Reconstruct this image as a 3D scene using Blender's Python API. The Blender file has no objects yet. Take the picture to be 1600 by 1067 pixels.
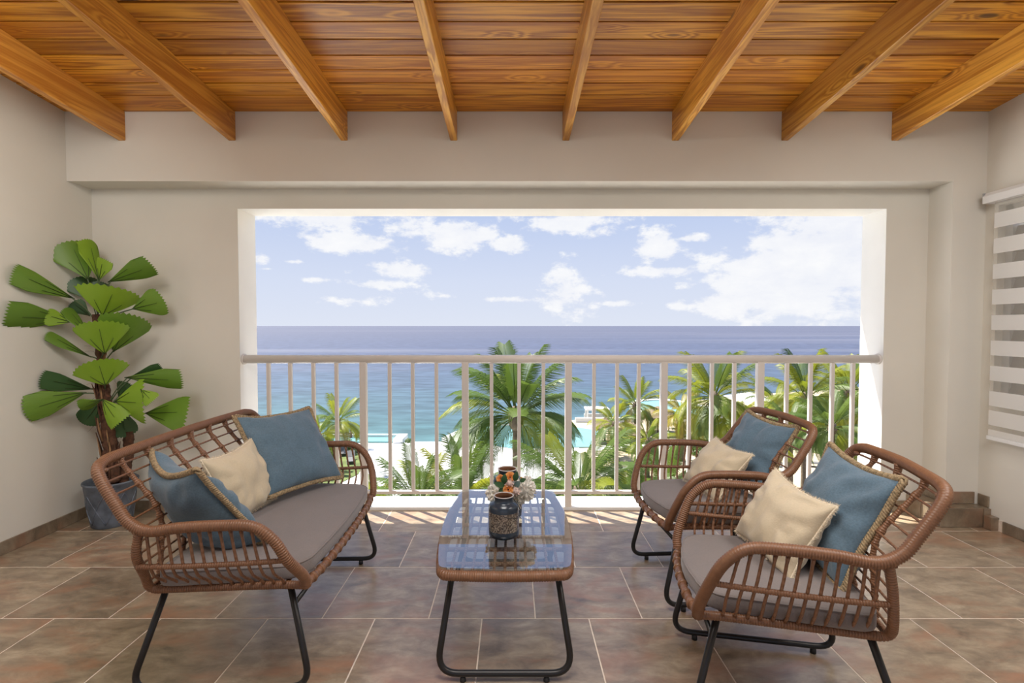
import bpy, bmesh, math, random
from math import sin, cos, pi, sqrt, atan2, radians
from mathutils import Vector, Matrix, noise

# ------------------------------------------------------------------ camera
EYE = 1.36
FPX = 785.0
PITCH = math.atan(24.5 / 785.0)
scene = bpy.context.scene
cam_d = bpy.data.cameras.new('camera')
cam_d.sensor_width = 36.0
cam_d.lens = FPX / 1600.0 * 36.0
cam_d.clip_start = 0.05
cam_d.clip_end = 60000
cam = bpy.data.objects.new('camera', cam_d)
scene.collection.objects.link(cam)
cam.location = (0, 0, EYE)
cam.rotation_euler = (pi / 2 - PITCH, 0, 0)
scene.camera = cam
scene.view_settings.view_transform = 'Standard'
scene.view_settings.look = 'None'
scene.view_settings.exposure = 0.0
scene.view_settings.gamma = 1.0
scene.view_settings.use_curve_mapping = False
SKY_STRENGTH = 1.0
SUN_STRENGTH = 12.0
FILL_POWER = 138.0
SUN_DIR = Vector((0.41, -0.34, -1.0)).normalized()      # direction the sunlight travels


def ray(u, v):
    a = (u - 800) / FPX
    b = (533.5 - v) / FPX
    c, s = cos(PITCH), sin(PITCH)
    return Vector((a, c + b * s, -s + b * c))


def at_z(u, v, z=0.0):
    r = ray(u, v)
    return Vector((0, 0, EYE)) + r * ((z - EYE) / r.z)


def at_y(u, v, y):
    r = ray(u, v)
    return Vector((0, 0, EYE)) + r * (y / r.y)


# ------------------------------------------------------------------ world
def build_world():
    w = bpy.data.worlds.new('sky')
    scene.world = w
    w.use_nodes = True
    nt = w.node_tree
    N = nt.nodes
    L = nt.links
    for n in list(N):
        N.remove(n)
    out = N.new('ShaderNodeOutputWorld')
    bg = N.new('ShaderNodeBackground')
    bg.inputs['Strength'].default_value = SKY_STRENGTH
    L.new(bg.outputs[0], out.inputs[0])
    tc = N.new('ShaderNodeTexCoord')
    sep = N.new('ShaderNodeSeparateXYZ')
    L.new(tc.outputs['Generated'], sep.inputs[0])

    def m(op, a, b=None, c=None, clamp=False):
        n = N.new('ShaderNodeMath')
        n.operation = op
        n.use_clamp = clamp
        for i, x in enumerate((a, b, c)):
            if x is None:
                continue
            if isinstance(x, (int, float)):
                n.inputs[i].default_value = x
            else:
                L.new(x, n.inputs[i])
        return n.outputs[0]
    az = m('ARCTAN2', sep.outputs[0], sep.outputs[1])
    el = m('ARCSINE', sep.outputs[2])
    # warped coordinates for the cloud edges
    comb = N.new('ShaderNodeCombineXYZ')
    L.new(az, comb.inputs[0])
    L.new(m('MULTIPLY', el, 1.7), comb.inputs[1])
    nz = N.new('ShaderNodeTexNoise')
    nz.inputs['Scale'].default_value = 13.0
    nz.inputs['Detail'].default_value = 9.0
    nz.inputs['Roughness'].default_value = 0.62
    L.new(comb.outputs[0], nz.inputs['Vector'])
    nz2 = N.new('ShaderNodeTexNoise')
    nz2.inputs['Scale'].default_value = 3.2
    nz2.inputs['Detail'].default_value = 4.0
    L.new(comb.outputs[0], nz2.inputs['Vector'])
    clouds = [  # centre, half size (in the frame of the view), weight
        (545, 378, 85, 16, 1.0), (625, 420, 50, 13, 1.0), (585, 444, 48, 7, 1.0), (720, 366, 58, 24, 1.1),
        (792, 383, 36, 13, 1.0), (500, 437, 26, 5, .8), (790, 468, 34, 5, .9), (880, 348, 70, 16, 1.0),
        (945, 362, 40, 14, .8), (878, 455, 36, 36, 1.0), (915, 485, 60, 22, .6), (1030, 386, 40, 24, 1.0), (1075, 372, 34, 7, .9),
        (1050, 423, 95, 9, 1.0), (960, 474, 36, 6, .8), (1300, 400, 105, 66, 1.5), (1225, 440, 95, 46, 1.4),
        (1140, 474, 62, 22, 1.1), (1060, 478, 26, 10, .7), (1350, 350, 90, 50, 1.4), (1180, 386, 22, 4, .8), (1150, 408, 12, 5, .6),
        (408, 405, 18, 8, .9), (462, 409, 24, 6, .8), (520, 345, 130, 20, .85), (640, 352, 70, 26, .8), (690, 462, 90, 10, .45), (560, 470, 120, 12, .45), (420, 420, 20, 4, .5)]
    acc = None
    for (u, v, ru, rv, wt) in clouds:
        r = ray(u, v).normalized()
        a0 = atan2(r.x, r.y)
        e0 = math.asin(r.z)
        ra = 1.2 * ru / FPX * cos(a0) ** 2
        re = 1.2 * rv / FPX * cos(a0)
        dx = m('MULTIPLY', m('SUBTRACT', az, a0), 1 / ra)
        dy = m('MULTIPLY', m('SUBTRACT', el, e0), 1 / re)
        d = m('ADD', m('MULTIPLY', dx, dx), m('MULTIPLY', dy, dy))
        val = m('SUBTRACT', wt, m('MULTIPLY', m('SQRT', d), 0.95))
        acc = val if acc is None else m('MAXIMUM', acc, val)
    # the same broken cloud goes on over the rest of the sky
    rest = m('MULTIPLY', m('SUBTRACT', nz2.outputs['Fac'], 0.62), 5.0)
    away = m('SUBTRACT', m('ABSOLUTE', az), 0.75)
    high = m('SUBTRACT', el, 0.26)
    gate = m('MULTIPLY', m('MAXIMUM', away, high), 12.0, clamp=True)
    rest = m('SUBTRACT', m('MULTIPLY', m('ADD', rest, 2.0), gate), 2.0)
    acc = m('MAXIMUM', m('MAXIMUM', acc, -1.0), rest)
    val = m('ADD', acc, m('MULTIPLY', m('SUBTRACT', nz.outputs['Fac'], 0.5), 3.7))
    mr = N.new('ShaderNodeMapRange')
    mr.interpolation_type = 'SMOOTHSTEP'
    mr.inputs['From Min'].default_value = 0.02
    mr.inputs['From Max'].default_value = 0.60
    L.new(val, mr.inputs['Value'])
    cover = mr.outputs[0]
    # clear sky: pale at the horizon, bluer above
    ramp = N.new('ShaderNodeValToRGB')
    cr = ramp.color_ramp
    cr.elements[0].position = 0.0
    cr.elements[0].color = (.74, .79, .91, 1)
    cr.elements[1].position = 1.0
    cr.elements[1].color = (.24, .40, .80, 1)
    e = cr.elements.new(.055)
    e.color = (.67, .74, .91, 1)
    e = cr.elements.new(.16)
    e.color = (.48, .59, .86, 1)
    e = cr.elements.new(.35)
    e.color = (.36, .50, .84, 1)
    L.new(m('MULTIPLY', el, 2 / pi * 1.0, clamp=True), ramp.inputs[0])
    # cloud body: slightly grey-violet where thick and low
    cn = N.new('ShaderNodeMapRange')
    cn.inputs['From Min'].default_value = .3
    cn.inputs['From Max'].default_value = .7
    L.new(nz.outputs['Fac'], cn.inputs['Value'])
    cc = N.new('ShaderNodeMix')
    cc.data_type = 'RGBA'
    cc.inputs['A'].default_value = (.86, .88, .95, 1)
    cc.inputs['B'].default_value = (1.0, 1.0, 1.0, 1)
    L.new(cn.outputs[0], cc.inputs['Factor'])
    mx = N.new('ShaderNodeMix')
    mx.data_type = 'RGBA'
    L.new(m('MULTIPLY', cover, .93), mx.inputs['Factor'])
    L.new(ramp.outputs[0], mx.inputs['A'])
    L.new(cc.outputs['Result'], mx.inputs['B'])
    L.new(mx.outputs['Result'], bg.inputs['Color'])


build_world()

sun_d = bpy.data.lights.new('sun', 'SUN')
sun_d.energy = SUN_STRENGTH
sun_d.color = (1.0, .95, .86)
sun_d.angle = radians(.55)
sun = bpy.data.objects.new('sun', sun_d)
scene.collection.objects.link(sun)
sun.rotation_euler = SUN_DIR.to_track_quat('-Z', 'Y').to_euler()
sun.location = (0, 10, 20)

# three unseen area lights, added below the ceiling to brighten the room
for lx, lw, tilt in ((-1.95, .36, 54), (0.0, .34, 0), (1.95, .35, -20)):
    ld = bpy.data.lights.new('fill_light', 'AREA')
    ld.shape = 'RECTANGLE'
    ld.size = .9
    ld.size_y = 1.3
    ld.energy = FILL_POWER * lw
    ld.color = (1.0, .97, .935)
    lo = bpy.data.objects.new('fill_light', ld)
    scene.collection.objects.link(lo)
    lo.location = (lx, 1.15, 2.74)
    lo.rotation_euler = (radians(0), radians(tilt), 0)

# ------------------------------------------------------------------ helpers
COL = scene.collection
RND = random.Random(7)


def link(name, verts, faces, mat, parent=None, uvs=None, smooth=True, loc=None, rotz=None):
    me = bpy.data.meshes.new(name)
    me.from_pydata([tuple(v) for v in verts], [], faces)
    if uvs is not None:
        lay = me.uv_layers.new(name='UVMap')
        flat = [0.0] * (2 * len(me.loops))
        for i, lp in enumerate(me.loops):
            flat[2 * i], flat[2 * i + 1] = uvs[lp.vertex_index]
        lay.data.foreach_set('uv', flat)
    if smooth:
        me.polygons.foreach_set('use_smooth', [True] * len(me.polygons))
    me.materials.append(mat)
    me.update()
    o = bpy.data.objects.new(name, me)
    COL.objects.link(o)
    if parent is not None:
        o.parent = parent
    if loc is not None:
        o.location = loc
    if rotz is not None:
        o.rotation_euler = (0, 0, rotz)
    return o


def share(src, name, parent=None, loc=None, rot=None, scale=None):
    o = bpy.data.objects.new(name, src.data)
    COL.objects.link(o)
    if parent is not None:
        o.parent = parent
    if loc is not None:
        o.location = loc
    if rot is not None:
        o.rotation_euler = rot
    if scale is not None:
        o.scale = scale
    return o


def empty(name, loc=(0, 0, 0), rotz=0.0):
    o = bpy.data.objects.new(name, None)
    o.empty_display_size = .1
    COL.objects.link(o)
    o.location = loc
    o.rotation_euler = (0, 0, rotz)
    return o


def tag(o, label=None, cat=None, group=None, kind=None):
    if label:
        o['label'] = label
    if cat:
        o['category'] = cat
    if group:
        o['group'] = group
    if kind:
        o['kind'] = kind
    return o


class MB:
    """collects shapes for ONE mesh object"""

    def __init__(self):
        self.v = []
        self.f = []
        self.uv = []

    def add(self, verts, faces, uvs=None):
        o = len(self.v)
        self.v += [Vector(p) for p in verts]
        self.uv += list(uvs) if uvs is not None else [(p[0], p[1]) for p in verts]
        self.f += [tuple(i + o for i in f) for f in faces]
        return self

    def box(self, x0, x1, y0, y1, z0, z1, bev=0.0):
        if bev <= 0:
            vs = [(x, y, z) for x in (x0, x1) for y in (y0, y1) for z in (z0, z1)]
            fs = [(0, 1, 3, 2), (4, 6, 7, 5), (0, 4, 5, 1), (2, 3, 7, 6), (0, 2, 6, 4), (1, 5, 7, 3)]
            return self.add(vs, fs)
        bm = bmesh.new()
        bmesh.ops.create_cube(bm, size=1)
        for w in bm.verts:
            w.co = Vector(((x0 + x1) / 2 + w.co.x * (x1 - x0), (y0 + y1) / 2 + w.co.y * (y1 - y0), (z0 + z1) / 2 + w.co.z * (z1 - z0)))
        bmesh.ops.bevel(bm, geom=list(bm.edges), offset=bev, segments=2, affect='EDGES', profile=.5)
        bm.verts.index_update()
        self.add([w.co.copy() for w in bm.verts], [tuple(w.index for w in f.verts) for f in bm.faces])
        bm.free()
        return self

    def tube(self, pts, r, seg=8, cap=True, closed=False, flat=1.0, up=None):
        """pts: list of Vector; r: number or list"""
        pts = [Vector(p) for p in pts]
        n = len(pts)
        rs = r if isinstance(r, (list, tuple)) else [r] * n
        tang = []
        for i in range(n):
            a = pts[(i - 1) % n] if (closed or i > 0) else pts[0]
            b = pts[(i + 1) % n] if (closed or i < n - 1) else pts[-1]
            t = (b - a)
            tang.append(t.normalized() if t.length > 1e-9 else Vector((0, 0, 1)))
        ref = Vector(up) if up else (Vector((0, 0, 1)) if abs(tang[0].z) < .9 else Vector((1, 0, 0)))
        nrm = (ref - tang[0] * ref.dot(tang[0])).normalized()
        vs, uv, ln = [], [], 0.0
        for i in range(n):
            if i > 0:
                ln += (pts[i] - pts[i - 1]).length
                nrm = nrm - tang[i] * nrm.dot(tang[i])
                if nrm.length < 1e-6:
                    nrm = tang[i].orthogonal()
                nrm.normalize()
            bi = tang[i].cross(nrm)
            for k in range(seg):
                a = 2 * pi * k / seg
                vs.append(pts[i] + (nrm * cos(a) * flat + bi * sin(a)) * rs[i])
                uv.append((k / seg, ln))
        fs = []
        for i in range(n if closed else n - 1):
            j = (i + 1) % n
            for k in range(seg):
                k2 = (k + 1) % seg
                fs.append((i * seg + k, i * seg + k2, j * seg + k2, j * seg + k))
        if cap and not closed:
            fs.append(tuple(reversed(range(seg))))
            fs.append(tuple((n - 1) * seg + k for k in range(seg)))
        return self.add(vs, fs, uv)

    def lathe(self, prof, seg=24, centre=(0, 0, 0), caps=False):
        vs, fs, uv = [], [], []
        cx, cy, cz = centre
        n = len(prof)
        for i, (r, z) in enumerate(prof):
            for k in range(seg):
                a = 2 * pi * k / seg
                vs.append((cx + r * cos(a), cy + r * sin(a), cz + z))
                uv.append((k / seg, z))
        for i in range(n - 1):
            for k in range(seg):
                k2 = (k + 1) % seg
                fs.append((i * seg + k, i * seg + k2, (i + 1) * seg + k2, (i + 1) * seg + k))
        if caps and prof[0][0] > 1e-6:
            fs.append(tuple(reversed(range(seg))))
        if caps and prof[-1][0] > 1e-6:
            fs.append(tuple((n - 1) * seg + k for k in range(seg)))
        return self.add(vs, fs, uv)

    def ball(self, c, rx, ry, rz, seg=10, rings=7):
        prof = [(sin(pi * i / rings), -cos(pi * i / rings)) for i in range(rings + 1)]
        vs, fs = [], []
        c = Vector(c)
        for (r, z) in prof:
            for k in range(seg):
                a = 2 * pi * k / seg
                vs.append(c + Vector((r * cos(a) * rx, r * sin(a) * ry, z * rz)))
        for i in range(rings):
            for k in range(seg):
                k2 = (k + 1) % seg
                fs.append((i * seg + k, i * seg + k2, (i + 1) * seg + k2, (i + 1) * seg + k))
        return self.add(vs, fs)

    def build(self, name, mat, parent=None, smooth=True, loc=None, rotz=None):
        return link(name, self.v, self.f, mat, parent, self.uv, smooth, loc, rotz)


def spline(pts, step):
    """Catmull-Rom through pts, resampled at about `step`"""
    P = [Vector(p) for p in pts]
    P = [P[0] * 2 - P[1]] + P + [P[-1] * 2 - P[-2]]
    dense = []
    for i in range(1, len(P) - 2):
        p0, p1, p2, p3 = P[i - 1], P[i], P[i + 1], P[i + 2]
        for k in range(24):
            t = k / 24
            dense.append(.5 * ((2 * p1) + (p2 - p0) * t + (2 * p0 - 5 * p1 + 4 * p2 - p3) * t * t + (3 * p1 - p0 - 3 * p2 + p3) * t ** 3))
    dense.append(P[-2])
    cum = [0.0]
    for a, b in zip(dense, dense[1:]):
        cum.append(cum[-1] + (b - a).length)
    n = max(2, int(round(cum[-1] / step)))
    out, j = [], 0
    for i in range(n + 1):
        s = cum[-1] * i / n
        while j < len(cum) - 2 and cum[j + 1] < s:
            j += 1
        d = cum[j + 1] - cum[j]
        out.append(dense[j].lerp(dense[j + 1], (s - cum[j]) / d if d > 1e-9 else 0))
    return out


def fillet(pts, r, n=6):
    """polyline with rounded corners"""
    P = [Vector(p) for p in pts]
    out = [P[0]]
    for a, b, c in zip(P, P[1:], P[2:]):
        d1, d2 = (a - b), (c - b)
        k = min(r, d1.length * .49, d2.length * .49)
        p, q = b + d1.normalized() * k, b + d2.normalized() * k
        for i in range(n + 1):
            t = i / n
            out.append(p * (1 - t) ** 2 + b * 2 * t * (1 - t) + q * t * t)
    out.append(P[-1])
    return out


def wrapped(path, r, pitch=.0085, seg=10):
    """cane wound round a rod: three rings for each turn"""
    pts = spline(path, pitch / 3)
    rr = [r * (.88, 1.04, 1.04)[i % 3] for i in range(len(pts))]
    return MB().tube(pts, rr, seg)


# ------------------------------------------------------------------ materials
def new_mat(name):
    m_ = bpy.data.materials.new(name)
    m_.use_nodes = True
    return m_, m_.node_tree.nodes, m_.node_tree.links, m_.node_tree.nodes['Principled BSDF']


def plain(name, col, rough=.5, metal=0.0, var=0.0, scale=20.0, bump=0.0, spec=None, detail=4.0):
    m_, N, L, b = new_mat(name)
    b.inputs['Base Color'].default_value = (*col, 1)
    b.inputs['Roughness'].default_value = rough
    b.inputs['Metallic'].default_value = metal
    if spec is not None:
        b.inputs['Specular IOR Level'].default_value = spec
    if var or bump:
        tc = N.new('ShaderNodeTexCoord')
        nz = N.new('ShaderNodeTexNoise')
        nz.inputs['Scale'].default_value = scale
        nz.inputs['Detail'].default_value = detail
        L.new(tc.outputs['Object'], nz.inputs['Vector'])
        if var:
            mr = N.new('ShaderNodeMapRange')
            mr.inputs['From Min'].default_value = .3
            mr.inputs['From Max'].default_value = .7
            mr.inputs['To Min'].default_value = 1 - var
            mr.inputs['To Max'].default_value = 1 + var
            L.new(nz.outputs['Fac'], mr.inputs['Value'])
            mx = N.new('ShaderNodeMix')
            mx.data_type = 'RGBA'
            mx.blend_type = 'MULTIPLY'
            mx.inputs['Factor'].default_value = 1
            mx.inputs['A'].default_value = (*col, 1)
            L.new(mr.outputs[0], mx.inputs['B'])
            L.new(mx.outputs['Result'], b.inputs['Base Color'])
        if bump:
            bp = N.new('ShaderNodeBump')
            bp.inputs['Strength'].default_value = bump
            bp.inputs['Distance'].default_value = .01
            L.new(nz.outputs['Fac'], bp.inputs['Height'])
            L.new(bp.outputs[0], b.inputs['Normal'])
    return m_


def wood_mat(name, light, dark, axis, knots=True, red=(.30, .075, .012)):
    """varnished pine, grain along the given axis, a different board for each object"""
    m_, N, L, b = new_mat(name)
    tc = N.new('ShaderNodeTexCoord')
    oi = N.new('ShaderNodeObjectInfo')
    sc = N.new('ShaderNodeVectorMath')
    sc.operation = 'MULTIPLY'
    sc.inputs[1].default_value = (.55, 13, 13) if axis == 'x' else (13, .55, 13)
    off = N.new('ShaderNodeVectorMath')
    off.operation = 'SCALE'
    off.inputs[0].default_value = (37.0, 91.0, 53.0)
    L.new(oi.outputs['Random'], off.inputs['Scale'])
    add = N.new('ShaderNodeVectorMath')
    L.new(tc.outputs['Object'], add.inputs[0])
    L.new(off.outputs[0], add.inputs[1])
    L.new(add.outputs[0], sc.inputs[0])
    # knots: stretched cells pull the rings around them
    ksc = N.new('ShaderNodeVectorMath')
    ksc.operation = 'MULTIPLY'
    ksc.inputs[1].default_value = (1.7, 5.5, 5.5) if axis == 'x' else (5.5, 1.7, 5.5)
    L.new(add.outputs[0], ksc.inputs[0])
    vo = N.new('ShaderNodeTexVoronoi')
    vo.inputs['Scale'].default_value = 1.0
    L.new(ksc.outputs[0], vo.inputs['Vector'])
    nz = N.new('ShaderNodeTexNoise')
    nz.inputs['Scale'].default_value = 1.0
    nz.inputs['Detail'].default_value = 3
    nz.inputs['Distortion'].default_value = .6
    L.new(sc.outputs[0], nz.inputs['Vector'])
    kf = N.new('ShaderNodeMapRange')
    kf.interpolation_type = 'SMOOTHSTEP'
    kf.inputs['From Min'].default_value = .02
    kf.inputs['From Max'].default_value = .30
    kf.inputs['To Min'].default_value = .55
    kf.inputs['To Max'].default_value = 0
    L.new(vo.outputs['Distance'], kf.inputs['Value'])
    s = N.new('ShaderNodeMath')
    s.operation = 'ADD'
    L.new(nz.outputs['Fac'], s.inputs[0])
    L.new(kf.outputs[0], s.inputs[1])
    rings = N.new('ShaderNodeMath')
    rings.operation = 'SINE'
    mul = N.new('ShaderNodeMath')
    mul.operation = 'MULTIPLY'
    mul.inputs[1].default_value = 34.0
    L.new(s.outputs[0], mul.inputs[0])
    L.new(mul.outputs[0], rings.inputs[0])
    fine = N.new('ShaderNodeTexNoise')
    fine.inputs['Scale'].default_value = 7.0
    fine.inputs['Detail'].default_value = 4
    L.new(sc.outputs[0], fine.inputs['Vector'])
    r2 = N.new('ShaderNodeMath')
    r2.operation = 'MULTIPLY_ADD'
    r2.inputs[1].default_value = .22
    L.new(rings.outputs[0], r2.inputs[0])
    L.new(fine.outputs['Fac'], r2.inputs[2])
    ramp = N.new('ShaderNodeValToRGB')
    e = ramp.color_ramp.elements
    e[0].position = .22
    e[0].color = (*dark, 1)
    e[1].position = .75
    e[1].color = (*light, 1)
    L.new(r2.outputs[0], ramp.inputs[0])
    # broad reddish patches and a tone for each board
    pn = N.new('ShaderNodeTexNoise')
    pn.inputs['Scale'].default_value = .22
    pn.inputs['Detail'].default_value = 2
    L.new(sc.outputs[0], pn.inputs['Vector'])
    pm = N.new('ShaderNodeMapRange')
    pm.inputs['From Min'].default_value = .45
    pm.inputs['From Max'].default_value = .72
    pm.inputs['To Max'].default_value = .6
    L.new(pn.outputs['Fac'], pm.inputs['Value'])
    mx = N.new('ShaderNodeMix')
    mx.data_type = 'RGBA'
    L.new(pm.outputs[0], mx.inputs['Factor'])
    L.new(ramp.outputs[0], mx.inputs['A'])
    mx.inputs['B'].default_value = (*red, 1)
    kd = N.new('ShaderNodeMapRange')
    kd.interpolation_type = 'SMOOTHSTEP'
    kd.inputs['From Min'].default_value = .06
    kd.inputs['From Max'].default_value = .125
    kd.inputs['To Min'].default_value = .85 if knots else 0
    kd.inputs['To Max'].default_value = 0
    L.new(vo.outputs['Distance'], kd.inputs['Value'])
    mk = N.new('ShaderNodeMix')
    mk.data_type = 'RGBA'
    L.new(kd.outputs[0], mk.inputs['Factor'])
    L.new(mx.outputs['Result'], mk.inputs['A'])
    mk.inputs['B'].default_value = (.045, .016, .008, 1)
    tone = N.new('ShaderNodeMapRange')
    tone.inputs['To Min'].default_value = .72
    tone.inputs['To Max'].default_value = 1.18
    L.new(oi.outputs['Random'], tone.inputs['Value'])
    mt = N.new('ShaderNodeMix')
    mt.data_type = 'RGBA'
    mt.blend_type = 'MULTIPLY'
    mt.inputs['Factor'].default_value = 1
    L.new(mk.outputs['Result'], mt.inputs['A'])
    L.new(tone.outputs[0], mt.inputs['B'])
    L.new(mt.outputs['Result'], b.inputs['Base Color'])
    b.inputs['Roughness'].default_value = .38
    bp = N.new('ShaderNodeBump')
    bp.inputs['Strength'].default_value = .12
    bp.inputs['Distance'].default_value = .004
    L.new(r2.outputs[0], bp.inputs['Height'])
    L.new(bp.outputs[0], b.inputs['Normal'])
    return m_


def tile_mat(name, k=1.0):
    """slate-look porcelain: olive brown clouded with rust, different on every tile"""
    m_, N, L, b = new_mat(name)
    tc = N.new('ShaderNodeTexCoord')
    oi = N.new('ShaderNodeObjectInfo')
    off = N.new('ShaderNodeVectorMath')
    off.operation = 'SCALE'
    off.inputs[0].default_value = (41.0, 23.0, 67.0)
    L.new(oi.outputs['Random'], off.inputs['Scale'])
    add = N.new('ShaderNodeVectorMath')
    L.new(tc.outputs['Object'], add.inputs[0])
    L.new(off.outputs[0], add.inputs[1])
    st = N.new('ShaderNodeVectorMath')
    st.operation = 'MULTIPLY'
    st.inputs[1].default_value = (1.0, 2.0, 1.0)
    L.new(add.outputs[0], st.inputs[0])

    def nz(scale, detail, rough=.6, dist=0.0):
        n = N.new('ShaderNodeTexNoise')
        n.inputs['Scale'].default_value = scale
        n.inputs['Detail'].default_value = detail
        n.inputs['Roughness'].default_value = rough
        n.inputs['Distortion'].default_value = dist
        L.new(st.outputs[0], n.inputs['Vector'])
        return n.outputs['Fac']
    ramp = N.new('ShaderNodeValToRGB')
    e = ramp.color_ramp.elements
    e[0].position = .28
    e[0].color = (.088 * k, .064 * k, .042 * k, 1)
    e[1].position = .74
    e[1].color = (.320 * k, .258 * k, .180 * k, 1)
    el = ramp.color_ramp.elements.new(.5)
    el.color = (.192 * k, .146 * k, .098 * k, 1)
    L.new(nz(6.0, 8, .68, .4), ramp.inputs[0])
    rm = N.new('ShaderNodeMapRange')
    rm.inputs['From Min'].default_value = .49
    rm.inputs['From Max'].default_value = .74
    rm.inputs['To Max'].default_value = .85
    L.new(nz(2.6, 5, .6, .8), rm.inputs['Value'])
    mx = N.new('ShaderNodeMix')
    mx.data_type = 'RGBA'
    L.new(rm.outputs[0], mx.inputs['Factor'])
    L.new(ramp.outputs[0], mx.inputs['A'])
    mx.inputs['B'].default_value = (.245 * k, .115 * k, .062 * k, 1)
    tone = N.new('ShaderNodeMapRange')
    tone.inputs['To Min'].default_value = .88
    tone.inputs['To Max'].default_value = 1.12
    L.new(oi.outputs['Random'], tone.inputs['Value'])
    mt = N.new('ShaderNodeMix')
    mt.data_type = 'RGBA'
    mt.blend_type = 'MULTIPLY'
    mt.inputs['Factor'].default_value = 1
    L.new(mx.outputs['Result'], mt.inputs['A'])
    L.new(tone.outputs[0], mt.inputs['B'])
    L.new(mt.outputs['Result'], b.inputs['Base Color'])
    b.inputs['Roughness'].default_value = .30
    b.inputs['Specular IOR Level'].default_value = 1.0
    bp = N.new('ShaderNodeBump')
    bp.inputs['Strength'].default_value = .12
    bp.inputs['Distance'].default_value = .004
    L.new(nz(16, 6), bp.inputs['Height'])
    L.new(bp.outputs[0], b.inputs['Normal'])
    return m_


def cane_mat(name, c1, c2, freq=740.0):
    """woven cane: tone runs in fine turns along the rod (UV v is the length)"""
    m_, N, L, b = new_mat(name)
    uv = N.new('ShaderNodeUVMap')
    sep = N.new('ShaderNodeSeparateXYZ')
    L.new(uv.outputs[0], sep.inputs[0])
    mul = N.new('ShaderNodeMath')
    mul.operation = 'MULTIPLY'
    mul.inputs[1].default_value = freq
    L.new(sep.outputs[1], mul.inputs[0])
    si = N.new('ShaderNodeMath')
    si.operation = 'SINE'
    L.new(mul.outputs[0], si.inputs[0])
    tc = N.new('ShaderNodeTexCoord')
    nz = N.new('ShaderNodeTexNoise')
    nz.inputs['Scale'].default_value = 55
    nz.inputs['Detail'].default_value = 3
    L.new(tc.outputs['Object'], nz.inputs['Vector'])
    mix = N.new('ShaderNodeMix')
    mix.data_type = 'RGBA'
    L.new(nz.outputs['Fac'], mix.inputs['Factor'])
    mix.inputs['A'].default_value = (*c1, 1)
    mix.inputs['B'].default_value = (*c2, 1)
    L.new(mix.outputs['Result'], b.inputs['Base Color'])
    b.inputs['Roughness'].default_value = .42
    bp = N.new('ShaderNodeBump')
    bp.inputs['Strength'].default_value = .5
    bp.inputs['Distance'].default_value = .0015
    L.new(si.outputs[0], bp.inputs['Height'])
    L.new(bp.outputs[0], b.inputs['Normal'])
    return m_


def fabric_mat(name, col, weave=900.0, var=.10, rough=.85, sheen=.25):
    m_, N, L, b = new_mat(name)
    tc = N.new('ShaderNodeTexCoord')
    nz = N.new('ShaderNodeTexNoise')
    nz.inputs['Scale'].default_value = 9
    nz.inputs['Detail'].default_value = 7
    nz.inputs['Roughness'].default_value = .7
    L.new(tc.outputs['Object'], nz.inputs['Vector'])
    fi = N.new('ShaderNodeTexNoise')
    fi.inputs['Scale'].default_value = 160
    fi.inputs['Detail'].default_value = 2
    L.new(tc.outputs['Object'], fi.inputs['Vector'])
    ad = N.new('ShaderNodeMath')
    L.new(nz.outputs['Fac'], ad.inputs[0])
    L.new(fi.outputs['Fac'], ad.inputs[1])
    mr = N.new('ShaderNodeMapRange')
    mr.inputs['From Min'].default_value = .7
    mr.inputs['From Max'].default_value = 1.3
    mr.inputs['To Min'].default_value = 1 - var
    mr.inputs['To Max'].default_value = 1 + var
    L.new(ad.outputs[0], mr.inputs['Value'])
    mx = N.new('ShaderNodeMix')
    mx.data_type = 'RGBA'
    mx.blend_type = 'MULTIPLY'
    mx.inputs['Factor'].default_value = 1
    mx.inputs['A'].default_value = (*col, 1)
    L.new(mr.outputs[0], mx.inputs['B'])
    L.new(mx.outputs['Result'], b.inputs['Base Color'])
    b.inputs['Roughness'].default_value = rough
    b.inputs['Specular IOR Level'].default_value = .2
    b.inputs['Sheen Weight'].default_value = sheen
    bp = N.new('ShaderNodeBump')
    bp.inputs['Strength'].default_value = .25
    bp.inputs['Distance'].default_value = .003
    L.new(fi.outputs['Fac'], bp.inputs['Height'])
    L.new(bp.outputs[0], b.inputs['Normal'])
    return m_


def leaf_mat(name, c1, c2, trans=.35, rough=.45, scale=6.0):
    m_, N, L, b = new_mat(name)
    oi = N.new('ShaderNodeObjectInfo')
    tc = N.new('ShaderNodeTexCoord')
    nz = N.new('ShaderNodeTexNoise')
    nz.inputs['Scale'].default_value = scale
    nz.inputs['Detail'].default_value = 3
    L.new(tc.outputs['Object'], nz.inputs['Vector'])
    ad = N.new('ShaderNodeMath')
    ad.operation = 'MULTIPLY_ADD'
    ad.inputs[1].default_value = .6
    L.new(oi.outputs['Random'], ad.inputs[0])
    sb = N.new('ShaderNodeMath')
    sb.operation = 'SUBTRACT'
    L.new(nz.outputs['Fac'], sb.inputs[0])
    sb.inputs[1].default_value = .3
    L.new(sb.outputs[0], ad.inputs[2])
    mx = N.new('ShaderNodeMix')
    mx.data_type = 'RGBA'
    mx.clamp_factor = True
    L.new(ad.outputs[0], mx.inputs['Factor'])
    mx.inputs['A'].default_value = (*c1, 1)
    mx.inputs['B'].default_value = (*c2, 1)
    L.new(mx.outputs['Result'], b.inputs['Base Color'])
    b.inputs['Roughness'].default_value = rough
    tr = N.new('ShaderNodeBsdfTranslucent')
    L.new(mx.outputs['Result'], tr.inputs['Color'])
    ms = N.new('ShaderNodeMixShader')
    ms.inputs[0].default_value = trans
    L.new(b.outputs[0], ms.inputs[1])
    L.new(tr.outputs[0], ms.inputs[2])
    L.new(ms.outputs[0], N['Material Output'].inputs[0])
    return m_


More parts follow.
